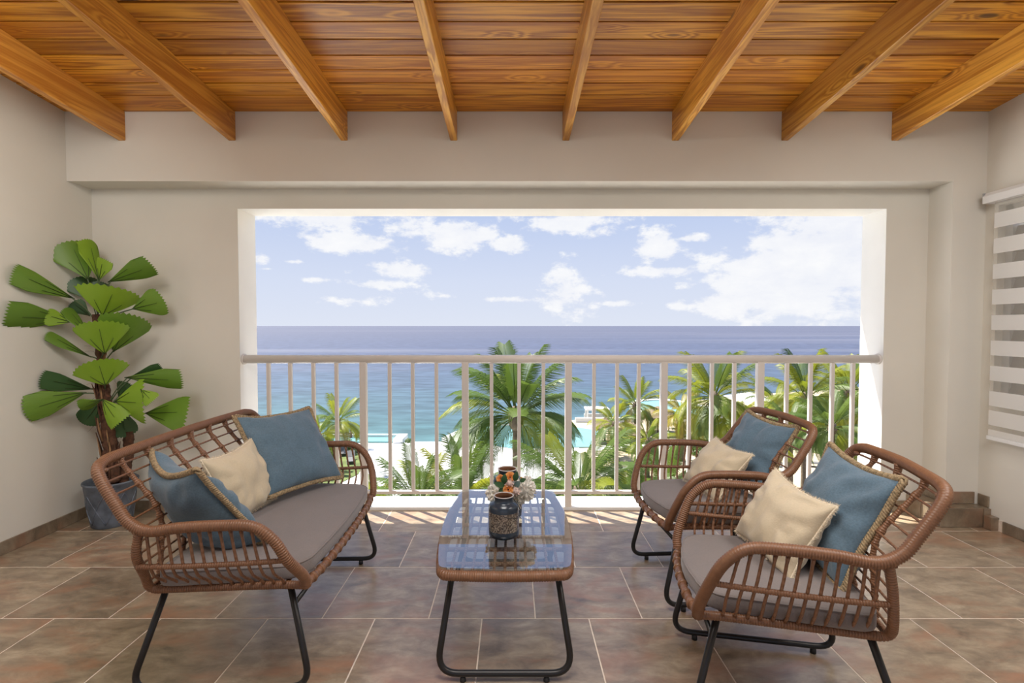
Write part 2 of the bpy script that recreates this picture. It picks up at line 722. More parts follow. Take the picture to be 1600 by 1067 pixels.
def glass_mat():
    m_, N, L, b = new_mat('table_glass')
    N.remove(b)
    tr = N.new('ShaderNodeBsdfTransparent')
    tr.inputs['Color'].default_value = (.93, .97, .96, 1)
    gl = N.new('ShaderNodeBsdfGlossy')
    gl.inputs['Roughness'].default_value = .012
    fr = N.new('ShaderNodeFresnel')
    fr.inputs['IOR'].default_value = 1.8
    mul = N.new('ShaderNodeMath')
    mul.operation = 'MULTIPLY'
    mul.use_clamp = True
    mul.inputs[1].default_value = 2.5
    geo = N.new('ShaderNodeNewGeometry')
    inv = N.new('ShaderNodeMath')
    inv.operation = 'SUBTRACT'
    inv.inputs[0].default_value = 1
    L.new(geo.outputs['Backfacing'], inv.inputs[1])
    front = N.new('ShaderNodeMath')
    front.operation = 'MULTIPLY'
    L.new(fr.outputs[0], front.inputs[0])
    L.new(inv.outputs[0], front.inputs[1])
    L.new(front.outputs[0], mul.inputs[0])
    ms = N.new('ShaderNodeMixShader')
    L.new(mul.outputs[0], ms.inputs[0])
    L.new(tr.outputs[0], ms.inputs[1])
    L.new(gl.outputs[0], ms.inputs[2])
    L.new(ms.outputs[0], N['Material Output'].inputs[0])
    return m_


def sheer_mat(name, col, alpha, translucent=.5):
    m_, N, L, b = new_mat(name)
    b.inputs['Base Color'].default_value = (*col, 1)
    b.inputs['Roughness'].default_value = .9
    b.inputs['Specular IOR Level'].default_value = 0
    tl = N.new('ShaderNodeBsdfTranslucent')
    tl.inputs['Color'].default_value = (*col, 1)
    ms = N.new('ShaderNodeMixShader')
    ms.inputs[0].default_value = translucent
    L.new(b.outputs[0], ms.inputs[1])
    L.new(tl.outputs[0], ms.inputs[2])
    tr = N.new('ShaderNodeBsdfTransparent')
    m2 = N.new('ShaderNodeMixShader')
    m2.inputs[0].default_value = alpha
    L.new(tr.outputs[0], m2.inputs[1])
    L.new(ms.outputs[0], m2.inputs[2])
    L.new(m2.outputs[0], N['Material Output'].inputs[0])
    return m_


M = {}
M['wall'] = plain('wall_paint', (.69, .662, .592), .75, var=.035, scale=1.6, bump=.06, spec=.25)
M['white_wall'] = plain('white_masonry', (.88, .865, .82), .7, var=.04, scale=2.0, bump=.05)
M['tile'] = tile_mat('slate_tile', 1.45)
M['skirt'] = tile_mat('skirting_tile', 1.15)
M['grout'] = plain('grout', (.74, .64, .54), .9, var=.12, scale=30)
M['plank'] = wood_mat('ceiling_pine', (.74, .345, .030), (.32, .105, .007), 'x', red=(.42, .125, .010))
M['rafter'] = wood_mat('rafter_pine', (.72, .375, .060), (.42, .165, .018), 'y', knots=True, red=(.42, .15, .03))
M['dark_gap'] = plain('dark_board_gap', (.035, .014, .006), .8)
M['rail'] = plain('railing_paint', (.66, .615, .57), .38, var=.03, scale=8)
M['sill'] = plain('white_sill', (.80, .79, .77), .55, var=.03, scale=4)
M['cane'] = cane_mat('brown_cane', (.150, .066, .031), (.245, .118, .060))
M['cane_thin'] = cane_mat('thin_cane', (.145, .064, .030), (.235, .112, .057), 300)
M['steel'] = plain('black_steel', (.018, .017, .017), .38, .3)
M['rubber'] = plain('black_rubber', (.012, .012, .012), .7)
M['cushion'] = fabric_mat('taupe_cushion', (.185, .160, .152), var=.06, sheen=.25)
M['blue'] = fabric_mat('denim_blue', (.098, .155, .205), var=.18)
M['cream'] = fabric_mat('cream_cotton', (.55, .465, .33), var=.05)
M['jute'] = plain('jute_braid', (.30, .22, .125), .9, var=.45, scale=120)
M['fray'] = plain('cream_fray', (.66, .57, .43), .9, var=.2, scale=120)
M['glass'] = glass_mat()
M['navy'] = plain('navy_glaze', (.020, .030, .045), .22, var=.2, scale=14)
M['terracotta'] = plain('brown_clay_inside', (.20, .085, .040), .7)
M['rim'] = plain('pale_vase_rim', (.42, .38, .36), .35)
M['petal_white'] = leaf_mat('white_petals', (.84, .81, .73), (.88, .86, .80), .3)
M['petal_pink'] = leaf_mat('pale_pink_petals', (.66, .47, .42), (.72, .58, .52), .25)
M['petal_orange'] = leaf_mat('orange_petals', (.75, .27, .07), (.82, .40, .13), .25)
M['petal_blue'] = leaf_mat('blue_petals', (.16, .28, .36), (.22, .34, .40), .2)
M['berry'] = plain('ochre_berries', (.48, .30, .09), .6)
M['dark_leaf'] = leaf_mat('dark_rose_leaf', (.020, .060, .022), (.035, .095, .03), .15)
M['grey_leaf'] = leaf_mat('grey_green_leaf', (.08, .13, .12), (.11, .17, .15), .15)
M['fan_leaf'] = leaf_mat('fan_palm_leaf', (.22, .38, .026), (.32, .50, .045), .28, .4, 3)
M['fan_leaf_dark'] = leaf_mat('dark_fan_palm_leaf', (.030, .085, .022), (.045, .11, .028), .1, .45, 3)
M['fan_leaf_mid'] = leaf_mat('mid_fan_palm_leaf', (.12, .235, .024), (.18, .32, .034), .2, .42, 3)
M['vein'] = plain('leaf_vein', (.035, .06, .012), .6)
M['petiole'] = plain('petiole', (.09, .13, .06), .6)
M['bark'] = plain('fibrous_bark', (.085, .036, .018), .9, var=.5, scale=40, bump=.6)
M['bark_pale'] = plain('dry_leaf_sheath', (.26, .14, .065), .85, var=.35, scale=30)
M['soil'] = plain('soil', (.03, .02, .014), .95)
M['blind_white'] = sheer_mat('white_blind_band', (.86, .84, .80), .97, .35)
M['blind_sheer'] = sheer_mat('sheer_blind_band', (.80, .75, .66), .26, .4)
M['cassette'] = plain('white_cassette', (.72, .71, .69), .4)
M['alu'] = plain('grey_aluminium', (.42, .42, .42), .4, .5)
M['louvre'] = plain('smoked_louvre', (.035, .034, .033), .45)


def zinc_mat():
    return plain('blue_grey_zinc', (.135, .16, .20), .5, .35, var=.35, scale=14, bump=.3, detail=8)


M['zinc'] = zinc_mat()


def mosaic_mat():
    m_, N, L, b = new_mat('mosaic_band')
    tc = N.new('ShaderNodeTexCoord')
    vo = N.new('ShaderNodeTexVoronoi')
    vo.inputs['Scale'].default_value = 260
    L.new(tc.outputs['Object'], vo.inputs['Vector'])
    ramp = N.new('ShaderNodeValToRGB')
    e = ramp.color_ramp.elements
    e[0].position = .25
    e[0].color = (.075, .062, .055, 1)
    e[1].position = .7
    e[1].color = (.36, .31, .26, 1)
    sp = N.new('ShaderNodeSeparateColor')
    L.new(vo.outputs['Color'], sp.inputs[0])
    L.new(sp.outputs[0], ramp.inputs[0])
    L.new(ramp.outputs[0], b.inputs['Base Color'])
    b.inputs['Metallic'].default_value = .65
    b.inputs['Roughness'].default_value = .25
    bp = N.new('ShaderNodeBump')
    bp.inputs['Strength'].default_value = .7
    bp.inputs['Distance'].default_value = .002
    L.new(sp.outputs[1], bp.inputs['Height'])
    L.new(bp.outputs[0], b.inputs['Normal'])
    return m_


def stripe_mat():
    m_, N, L, b = new_mat('striped_glaze')
    uv = N.new('ShaderNodeUVMap')
    sep = N.new('ShaderNodeSeparateXYZ')
    L.new(uv.outputs[0], sep.inputs[0])
    a = N.new('ShaderNodeMath')
    a.operation = 'MULTIPLY'
    a.inputs[1].default_value = 6.2832 * 26
    L.new(sep.outputs[0], a.inputs[0])
    c = N.new('ShaderNodeMath')
    c.operation = 'MULTIPLY_ADD'
    c.inputs[1].default_value = 260
    L.new(sep.outputs[1], c.inputs[0])
    L.new(a.outputs[0], c.inputs[2])
    s = N.new('ShaderNodeMath')
    s.operation = 'SINE'
    L.new(c.outputs[0], s.inputs[0])
    ramp = N.new('ShaderNodeValToRGB')
    e = ramp.color_ramp.elements
    e[0].position = .45
    e[0].color = (.03, .026, .026, 1)
    e[1].position = .6
    e[1].color = (.55, .47, .38, 1)
    mr = N.new('ShaderNodeMapRange')
    mr.inputs['From Min'].default_value = -1
    L.new(s.outputs[0], mr.inputs['Value'])
    L.new(mr.outputs[0], ramp.inputs[0])
    L.new(ramp.outputs[0], b.inputs['Base Color'])
    b.inputs['Roughness'].default_value = .35
    return m_


M['mosaic'] = mosaic_mat()
M['stripe'] = stripe_mat()


def sea_mat():
    m_, N, L, b = new_mat('sea_water')
    geo = N.new('ShaderNodeNewGeometry')
    sep = N.new('ShaderNodeSeparateXYZ')
    L.new(geo.outputs['Position'], sep.inputs[0])
    lg = N.new('ShaderNodeMath')
    lg.operation = 'LOGARITHM'
    lg.inputs[1].default_value = 10
    L.new(sep.outputs[1], lg.inputs[0])
    nz = N.new('ShaderNodeTexNoise')
    nz.inputs['Scale'].default_value = .02
    nz.inputs['Detail'].default_value = 4
    L.new(geo.outputs['Position'], nz.inputs['Vector'])
    ad = N.new('ShaderNodeMath')
    ad.operation = 'MULTIPLY_ADD'
    ad.inputs[1].default_value = .25
    L.new(nz.outputs['Fac'], ad.inputs[0])
    L.new(lg.outputs[0], ad.inputs[2])
    mr = N.new('ShaderNodeMapRange')           # depth of the sea floor falls away from the shore
    mr.inputs['From Min'].default_value = 1.85
    mr.inputs['From Max'].default_value = 3.2
    L.new(ad.outputs[0], mr.inputs['Value'])
    ramp = N.new('ShaderNodeValToRGB')
    e = ramp.color_ramp.elements
    e[0].position = 0
    e[0].color = (.050, .128, .132, 1)
    e[1].position = 1
    e[1].color = (.074, .082, .124, 1)
    for p, c in ((.14, (.052, .104, .126, 1)), (.30, (.055, .085, .128, 1)), (.5, (.057, .072, .122, 1))):
        x = e.new(p)
        x.color = c
    L.new(mr.outputs[0], ramp.inputs[0])
    # smooth slicks lying across the swell
    sc = N.new('ShaderNodeVectorMath')
    sc.operation = 'MULTIPLY'
    sc.inputs[1].default_value = (.0012, .011, 1)
    L.new(geo.outputs['Position'], sc.inputs[0])
    n2 = N.new('ShaderNodeTexNoise')
    n2.inputs['Scale'].default_value = 1.0
    n2.inputs['Detail'].default_value = 6
    L.new(sc.outputs[0], n2.inputs['Vector'])
    m2 = N.new('ShaderNodeMapRange')
    m2.inputs['From Min'].default_value = .52
    m2.inputs['From Max'].default_value = .68
    m2.inputs['To Max'].default_value = .55
    L.new(n2.outputs['Fac'], m2.inputs['Value'])
    sm = N.new('ShaderNodeVectorMath')
    sm.operation = 'MULTIPLY'
    sm.inputs[1].default_value = (.30, .75, 1)
    L.new(geo.outputs['Position'], sm.inputs[0])
    n3 = N.new('ShaderNodeTexNoise')
    n3.inputs['Scale'].default_value = .55
    n3.inputs['Detail'].default_value = 5
    L.new(sm.outputs[0], n3.inputs['Vector'])
    m3 = N.new('ShaderNodeMapRange')
    m3.inputs['From Min'].default_value = .32
    m3.inputs['From Max'].default_value = .68
    m3.inputs['To Min'].default_value = .72
    m3.inputs['To Max'].default_value = 1.28
    L.new(n3.outputs['Fac'], m3.inputs['Value'])
    mx0 = N.new('ShaderNodeMix')
    mx0.data_type = 'RGBA'
    mx0.blend_type = 'MULTIPLY'
    mx0.inputs['Factor'].default_value = 1
    L.new(ramp.outputs[0], mx0.inputs['A'])
    L.new(m3.outputs[0], mx0.inputs['B'])
    mx = N.new('ShaderNodeMix')
    mx.data_type = 'RGBA'
    L.new(m2.outputs[0], mx.inputs['Factor'])
    L.new(mx0.outputs['Result'], mx.inputs['A'])
    mx.inputs['B'].default_value = (.135, .140, .180, 1)
    L.new(mx.outputs['Result'], b.inputs['Base Color'])
    b.inputs['Roughness'].default_value = .55
    b.inputs['Specular IOR Level'].default_value = .2
    return m_


M['sea'] = sea_mat()
M['deck'] = plain('white_pool_deck', (.80, .79, .77), .7, var=.04, scale=.6)
M['sand'] = plain('pale_sand', (.46, .385, .28), .95, var=.10, scale=.35, detail=8)
M['pool_water'] = plain('pool_water', (.17, .35, .36), .25, var=.06, scale=.7, spec=.3)
M['thatch'] = plain('dry_thatch', (.20, .155, .10), .95, var=.35, scale=9, bump=.5)
M['trunk'] = plain('palm_trunk', (.17, .13, .09), .9, var=.3, scale=6, bump=.4)
M['frond'] = leaf_mat('coconut_frond', (.155, .205, .012), (.290, .300, .018), .4, .45, .6)
M['frond_yellow'] = leaf_mat('yellowing_frond', (.25, .22, .02), (.31, .25, .03), .35, .45, .6)
M['frond_deep'] = leaf_mat('deep_green_frond', (.060, .110, .018), (.125, .185, .025), .35, .45, .6)
M['coconut'] = plain('coconut', (.26, .14, .03), .6, var=.3, scale=6)
M['shrub'] = leaf_mat('shrub_leaf', (.05, .10, .012), (.11, .17, .018), .3)
M['hedge_ground'] = plain('planted_ground', (.10, .13, .035), .95, var=.4, scale=.8, detail=8)
M['skin'] = plain('skin', (.30, .165, .11), .6)
M['hair'] = plain('dark_hair', (.03, .02, .015), .6)
M['lounger'] = plain('lounger_mesh', (.12, .12, .125), .7)

# ================================================================== THE ROOM
XL, XR = -3.03, 3.23            # side walls
YH, YB, YO = 3.45, 3.65, 3.90   # face of the beam, face of the wall, outer face
ZC = at_y(800, 175, YH).z       # ceiling where it meets the beam
SL = .09                        # the ceiling rises towards the house
OL, OR = at_y(372, 400, YB).x, at_y(1384, 400, YB).x
OT = at_y(800, 326, YB).z
ZB = at_y(800, 283, YH).z       # underside of the beam
XC = at_y(1487, 400, YH).x      # left face of the pier
YBACK = -3.2


def ceil_z(y):
    return ZC + SL * (YH - y)


# floor: bed of grout + tiles
fl = MB().box(XL - .2, XR + .2, YBACK, YO - .04, -.20, -.0012).build('floor', M['grout'], smooth=False)
tag(fl, 'brown slate-look tiled terrace floor with pale grout lines', kind='structure')
TW = .497
TY0 = at_z(800, 886, 0).y
TX0 = at_z(899, 886, 0).x
g = .0056
tile_src = {}


def tile(x0, x1, y0, y1):
    key = (round(x1 - x0, 3), round(y1 - y0, 3))
    cx, cy = (x0 + x1) / 2, (y0 + y1) / 2
    if key not in tile_src:
        a, b_ = (x1 - x0) / 2 - g / 2, (y1 - y0) / 2 - g / 2
        o = MB().box(-a, a, -b_, b_, -.010, 0.0, .0012).build('tile', M['tile'], fl, smooth=False)
        tile_src[key] = o
    else:
        o = share(tile_src[key], 'tile', fl)
    o.location = (cx, cy, 0)


SILL_Y = 3.672
row = 0
for r_ in range(-5, 3):
    y0, y1 = TY0 + r_ * TW, TY0 + (r_ + 1) * TW
    y1 = min(y1, SILL_Y)
    if y1 - y0 < .04:
        continue
    ph = 0.0 if r_ % 2 == 0 else .5
    k = -9
    while True:
        x0 = TX0 + (k + ph) * TW
        x1 = x0 + TW
        k += 1
        if x0 > XR:
            break
        if x1 < XL + .01:
            continue
        x0c, x1c = max(x0, XL), min(x1, XR)
        if x1c - x0c > .02:
            tile(x0c, x1c, y0, y1)

# white threshold under the railing
tag(MB().box(OL, OR, SILL_Y, YO + .02, -.2, .018, .004).build('trim_1', M['sill'], smooth=False),
    'white threshold slab under the balcony railing', kind='structure')

# walls
wl = MB().box(XL - .2, XL, YBACK, YO, -.2, ceil_z(YBACK) + .1).build('wall_left', M['wall'], smooth=False)
tag(wl, 'plain beige plaster wall beside the potted palm', kind='structure')
wb = MB()
YS = YB + .004
wb.box(XL, OL, YB, YS, -.2, ZC + .1)
wb.box(OR, XR + .2, YB, YS, -.2, ZC + .1)
wb.box(OL, OR, YB, YS, OT, ZC + .1)
wx = MB()
wx.box(XL, OL, YS, YO, -.2, ZC + .1)
wx.box(OR, XR + .2, YS, YO, -.2, ZC + .1)
wx.box(OL, OR, YS, YO, OT, ZC + .1)
tag(wx.build('wall_outer', M['white_wall'], smooth=False), 'white masonry reveals of the wide opening', kind='structure')
wbo = wb.build('wall_back', M['wall'], smooth=False)
tag(wbo, 'beige end wall around the wide open sea view', kind='structure')
# thick beam across the top with the pier on the right
bm_ = MB()
bm_.box(XL, XR, YH, YB, ZB, ZC + .1)
bm_.box(XC, XR, YH, YB, -.2, ZB)
tag(bm_.build('wall_beam', M['wall'], smooth=False), 'deep plaster beam over the opening with its pier', kind='structure')
# right wall with the louvre window
WY0, WY1, WZ0, WZ1 = 2.10, 3.36, .86, 2.16
wr = MB()
wr.box(XR, XR + .2, YBACK, WY0, -.2, ceil_z(YBACK) + .1)
wr.box(XR, XR + .2, WY1, YB, -.2, ceil_z(YH) + .3)
wr.box(XR, XR + .2, WY0, WY1, -.2, WZ0)
wr.box(XR, XR + .2, WY0, WY1, WZ1, ceil_z(WY0) + .3)
tag(wr.build('wall_right', M['wall'], smooth=False), 'plaster wall with the striped blind', kind='structure')
# house wall behind the photographer, its wide opening added to let sky light in
wh = MB()
wh.box(XL, -2.4, YBACK - .2, YBACK, -.2, 3.6)
wh.box(2.4, XR, YBACK - .2, YBACK, -.2, 3.6)
wh.box(-2.4, 2.4, YBACK - .2, YBACK, 2.4, 3.6)
tag(wh.build('wall_house', M['wall'], smooth=False), 'house wall behind the viewer', kind='structure')

# window_1 behind the blind
win = MB()
win.box(XR + .05, XR + .09, WY0, WY1, WZ0, WZ0 + .05).box(XR + .05, XR + .09, WY0, WY1, WZ1 - .05, WZ1)
win.box(XR + .05, XR + .09, WY0, WY0 + .05, WZ0, WZ1).box(XR + .05, XR + .09, WY1 - .05, WY1, WZ0, WZ1)
wo = win.build('window_1', M['alu'], smooth=False)
tag(wo, 'louvre window behind the striped blind', kind='structure')
lv = None
for i in range(13):
    z = WZ0 + .09 + i * .085
    if lv is None:
        lv = MB().box(-.004, .004, -.09, .09, -.046, .046).build('louvre_pane', M['louvre'], wo, smooth=False)
        o = lv
    else:
        o = share(lv, 'louvre_pane', wo)
    o.location = (XR + .07, 3.235, z)
    o.rotation_euler = (0, radians(18), 0)

MB().box(XR + .055, XR + .085, WY0 + .05, 3.135, WZ0 + .05, WZ1 - .05).build('shutter_panel', M['white_wall'], wo, smooth=False)
# ceiling: boards on rafters, rising towards the house
ROT = math.atan(-SL)
ce = MB()
y0, y1 = YBACK, YH
vs = [(XL, y0, ceil_z(y0) + .024), (XR, y0, ceil_z(y0) + .024), (XR, y1, ceil_z(y1) + .024), (XL, y1, ceil_z(y1) + .024)]
vs += [(x, y, z + .12) for x, y, z in vs]
ce.add(vs, [(0, 1, 2, 3), (7, 6, 5, 4), (0, 4, 5, 1), (1, 5, 6, 2), (2, 6, 7, 3), (3, 7, 4, 0)])
ceo = ce.build('ceiling', M['dark_gap'], smooth=False)
tag(ceo, 'sloping ceiling of varnished pine boards on rafters', kind='structure')
PW = .1345
pl_src = None
ns = 0
yy = YH - .205
edges = [(yy, YH)]
while yy > YBACK + .2:
    edges.append((yy - PW, yy))
    yy -= PW
for (a, b_) in edges:
    ln = sqrt(1 + SL * SL)
    wdt = (b_ - a) * ln
    if b_ < -.6:
        continue
    cuts = [XL]
    x = XR
    while x < XR - .5:
        cuts.append(x)
        x += RND.uniform(4.2, 6.2)
    cuts.append(XR)
    for x0, x1 in zip(cuts, cuts[1:]):
        h2 = wdt / 2 - .0045
        o = MB().box(-(x1 - x0) / 2 + .0006, (x1 - x0) / 2 - .0006, -h2, h2, 0, .02, .0025).build('plank', M['plank'], ceo, smooth=False)
        yc = (a + b_) / 2
        o.location = ((x0 + x1) / 2, yc, ceil_z(yc) + RND.uniform(0, .0015))
        o.rotation_euler = (ROT, 0, 0)
# the boarding nearer the house, out of the picture
o = MB().box(XL, XR, -1.30, 1.30, 0, .02).build('plank', M['plank'], ceo, smooth=False)
o.location = (0, -1.95, ceil_z(-1.95))
o.rotation_euler = (ROT, 0, 0)

raf_x = [at_y(u, 218, YH).x for u in (191, 363, 538, 709, 884, 1055, 1226, 1398)]
RH = at_y(800, 174, YH).z - at_y(800, 219, YH).z
raf = None
for x in raf_x:
    if raf is None:
        m0 = MB()
        hw = .0235
        za, zb = ceil_z(YH), ceil_z(YBACK)
        vs = []
        for y in (YH, YBACK):
            for (sx, dz) in ((-hw, -RH), (hw, -RH), (hw, .002), (-hw, .002)):
                vs.append((sx, y, ceil_z(y) + dz))
        m0.add(vs, [(3, 2, 1, 0), (4, 5, 6, 7), (0, 1, 5, 4), (1, 2, 6, 5), (2, 3, 7, 6), (3, 0, 4, 7)])
        bm2 = bmesh.new()
        raf = m0.build('rafter', M['rafter'], ceo, smooth=False)
        bm2.from_mesh(raf.data)
        bmesh.ops.bevel(bm2, geom=list(bm2.edges), offset=.003, segments=1, affect='EDGES')
        bm2.to_mesh(raf.data)
        bm2.free()
        o = raf
    else:
        o = share(raf, 'rafter', ceo)
    o.location = (x, 0, 0)
# eaves outside, over the opening
ey = YO + .455
ev = MB()
ev.box(XL - .4, XR + .4, YO, ey, 2.75, 2.95)
tag(ev.build('roof_eaves', M['white_wall'], smooth=False), 'plaster eaves above the opening', kind='structure')
# roof slab over everything (keeps the sun off the boards)
rf = MB()
vs = [(XL - .4, YBACK - .3, ceil_z(YBACK) + .15), (XR + .4, YBACK - .3, ceil_z(YBACK) + .15), (XR + .4, ey, 2.95), (XL - .4, ey, 2.95)]
vs += [(x, y, z + .1) for x, y, z in vs]
rf.add(vs, [(3, 2, 1, 0), (4, 5, 6, 7), (0, 1, 5, 4), (1, 2, 6, 5), (2, 3, 7, 6), (3, 0, 4, 7)])
tag(rf.build('roof_slab', M['white_wall'], smooth=False), 'roof slab over the terrace', kind='structure')

# skirting
bl = MB().box(XL, XL + .006, YBACK, YB, 0, .078).build('baseboard_left', M['grout'], smooth=False)
tag(bl, 'brown tile skirting along the left wall', kind='structure')
ys = at_z(94, 829, 0).y
src = None
k = -9
while True:
    y0 = ys + k * TW
    k += 1
    if y0 > YB - .03:
        break
    y1 = min(y0 + TW, YB)
    if y0 < .4:
        continue
    o = MB().box(0, .011, y0 + .0015, y1 - .0015, .002, .080, .001).build('skirting_tile', M['skirt'], bl, smooth=False)
    o.location = (XL, 0, 0)
bb = MB().box(XL, OL, YB - .006, YB, 0, .078).build('baseboard_back', M['grout'], smooth=False)
tag(bb, 'brown tile skirting below the wall behind the palm', kind='structure')
for i in range(3):
    x0 = XL + .012 + i * .36
    o = MB().box(x0 + .0015, min(x0 + .36, OL) - .0015, -.011, 0, .002, .080, .001).build('skirting_tile', M['skirt'], bb, smooth=False)
    o.location = (0, YB, 0)
br = MB().box(XR - .006, XR, YBACK, 3.30, 0, .075).build('baseboard_right', M['grout'], smooth=False)
tag(br, 'reddish tile skirting below the blind', kind='structure')
for i in range(6):
    y1 = 3.26 - i * TW
    o = MB().box(-.012, 0, y1 - TW + .0015, y1 - .0015, .002, .075, .001).build('skirting_tile', M['skirt'], br, smooth=False)
    o.location = (XR, 0, 0)
# tiled plinth round the foot of the pier
PX0, PY0 = XC - .115, YH - .10
ph_ = MB()
ph_.box(PX0 + .008, XR, PY0 + .008, YH, 0, .122).box(PX0 + .008, XC, YH, YB, 0, .122)
pl = ph_.build('trim_2', M['grout'], smooth=False)
tag(pl, 'tiled plinth stepped round the foot of the pier', kind='structure')


def ptile(x0, x1, y0, y1, z0, z1):
    MB().box(x0, x1, y0, y1, z0, z1, .001).build('plinth_tile', M['skirt'], pl, smooth=False)


ptile(PX0 + .002, XR - .052, PY0, PY0 + .010, .002, .128)
ptile(XR - .048, XR - .002, PY0 - .002, PY0 + .010, .002, .126)
ptile(PX0, PX0 + .010, PY0 + .012, PY0 + .16, .002, .128)
ptile(PX0, PX0 + .010, PY0 + .165, YB - .002, .002, .128)
ptile(PX0 + .012, XR - .004, PY0 + .012, YH - .010, .120, .130)
ptile(PX0 + .012, XC - .010, YH - .006, YB - .012, .120, .130)
ptile(XC - .010, XR - .03, YH - .010, YH, .132, .212)
ptile(XC - .010, XC, YH + .002, YB - .004, .132, .212)
ptile(XR - .011, XR, PY0 + .012, YH - .012, .132, .205)
ptile(XR - .055, XR - .002, PY0 - .06, PY0 - .006, .002, .088)
# low skirt block of the recess beyond the plinth
MB().box(OR + .01, PX0 - .004, YB - .012, YB, .002, .080, .001).build('plinth_tile', M['skirt'], pl, smooth=False)

# ------------------------------------------------------------------ railing
RY = 3.70
ra = empty('balcony_railing', (0, RY, .018))
tag(ra, 'off-white metal balcony railing with round handrail across the opening', 'railing')
zt = at_y(800, 561, RY).z - .018
MB().tube([(OL + .004, 0, zt), (OR - .004, 0, zt)], .031, 16).build('handrail', M['rail'], ra)
for x, s in ((OL, 1), (OR, -1)):
    MB().tube([(x + .001 * s, 0, zt), (x + .012 * s, 0, zt)], .040, 16).build('wall_flange', M['rail'], ra)
zb0 = at_y(800, 771, RY).z - .018
MB().box(OL + .01, OR - .01, -.018, .018, zb0, zb0 + .024, .003).build('bottom_rail', M['rail'], ra, smooth=False)
bal = post = None
for u in (420, 454, 490, 526, 568, 609, 645, 682, 727, 768, 811, 849, 888, 928, 964, 998, 1037, 1077, 1112, 1147, 1187, 1229, 1266, 1300, 1332):
    x = at_y(u, 600, RY).x
    if u in (568, 727, 888, 1037, 1187):
        if post is None:
            post = MB().box(-.024, .024, -.024, .024, 0, zt - .02, .003).build('post', M['rail'], ra, smooth=False)
            o = post
        else:
            o = share(post, 'post', ra)
    else:
        if bal is None:
            bal = MB().box(-.0125, .0125, -.0125, .0125, zb0 + .02, zt - .02, .002).build('baluster', M['rail'], ra, smooth=False)
            o = bal
        else:
            o = share(bal, 'baluster', ra)
    o.location = (x, 0, 0)

# ------------------------------------------------------------------ zebra blind
bd = empty('roller_blind', (XR, 2.75, 0))
tag(bd, 'white zebra-striped roller blind on the right wall', 'blind')
by1, by0 = at_y(1537, 400, 3.30).y + .04, 2.02
zc0 = at_y(1530, 309, 3.36).z
cs = MB()
prof = [(-.085, -.036), (-.085, .010), (-.068, .034), (-.02, .040), (0, .036), (0, -.036)]
vs, n_ = [], len(prof)
for y in (3.385, 2.0):
    vs += [(px_, y - 2.75, zc0 + pz_) for px_, pz_ in prof]
fs = [tuple(range(n_)), tuple(reversed(range(n_, 2 * n_)))] + [(i, i + n_, (i + 1) % n_ + n_, (i + 1) % n_) for i in range(n_)]
cs.add(vs, [tuple(reversed(f)) for f in fs])
cs.build('cassette', M['cassette'], bd, smooth=False)
MB().box(-.083, -.004, .632, .640, zc0 - .034, zc0 + .034).build('end_cap', M['alu'], bd, smooth=False)
zbar = at_y(1541, 680, 3.34).z
z = zc0 - .036
per_w, per_s = .098, .070
i = 0
ban = she = None
while z > zbar + .03:
    s_h = per_s if z > WZ0 + .12 else .03
    z1 = max(z - s_h, zbar)
    MB().box(-.0450, -.0444, by0 - 2.75, by1 - 2.75, z1, z).build('sheer_band', M['blind_sheer'], bd, smooth=False)
    z = z1
    z1 = max(z - per_w, zbar)
    if z - z1 > .005:
        MB().box(-.0454, -.0440, by0 - 2.75, by1 - 2.75, z1, z).build('opaque_band', M['blind_white'], bd, smooth=False)
    z = z1
MB().box(-.056, -.034, by0 - 2.75, by1 - 2.75 + .004, zbar - .026, zbar, .004).build('bottom_bar', M['cassette'], bd, smooth=False)

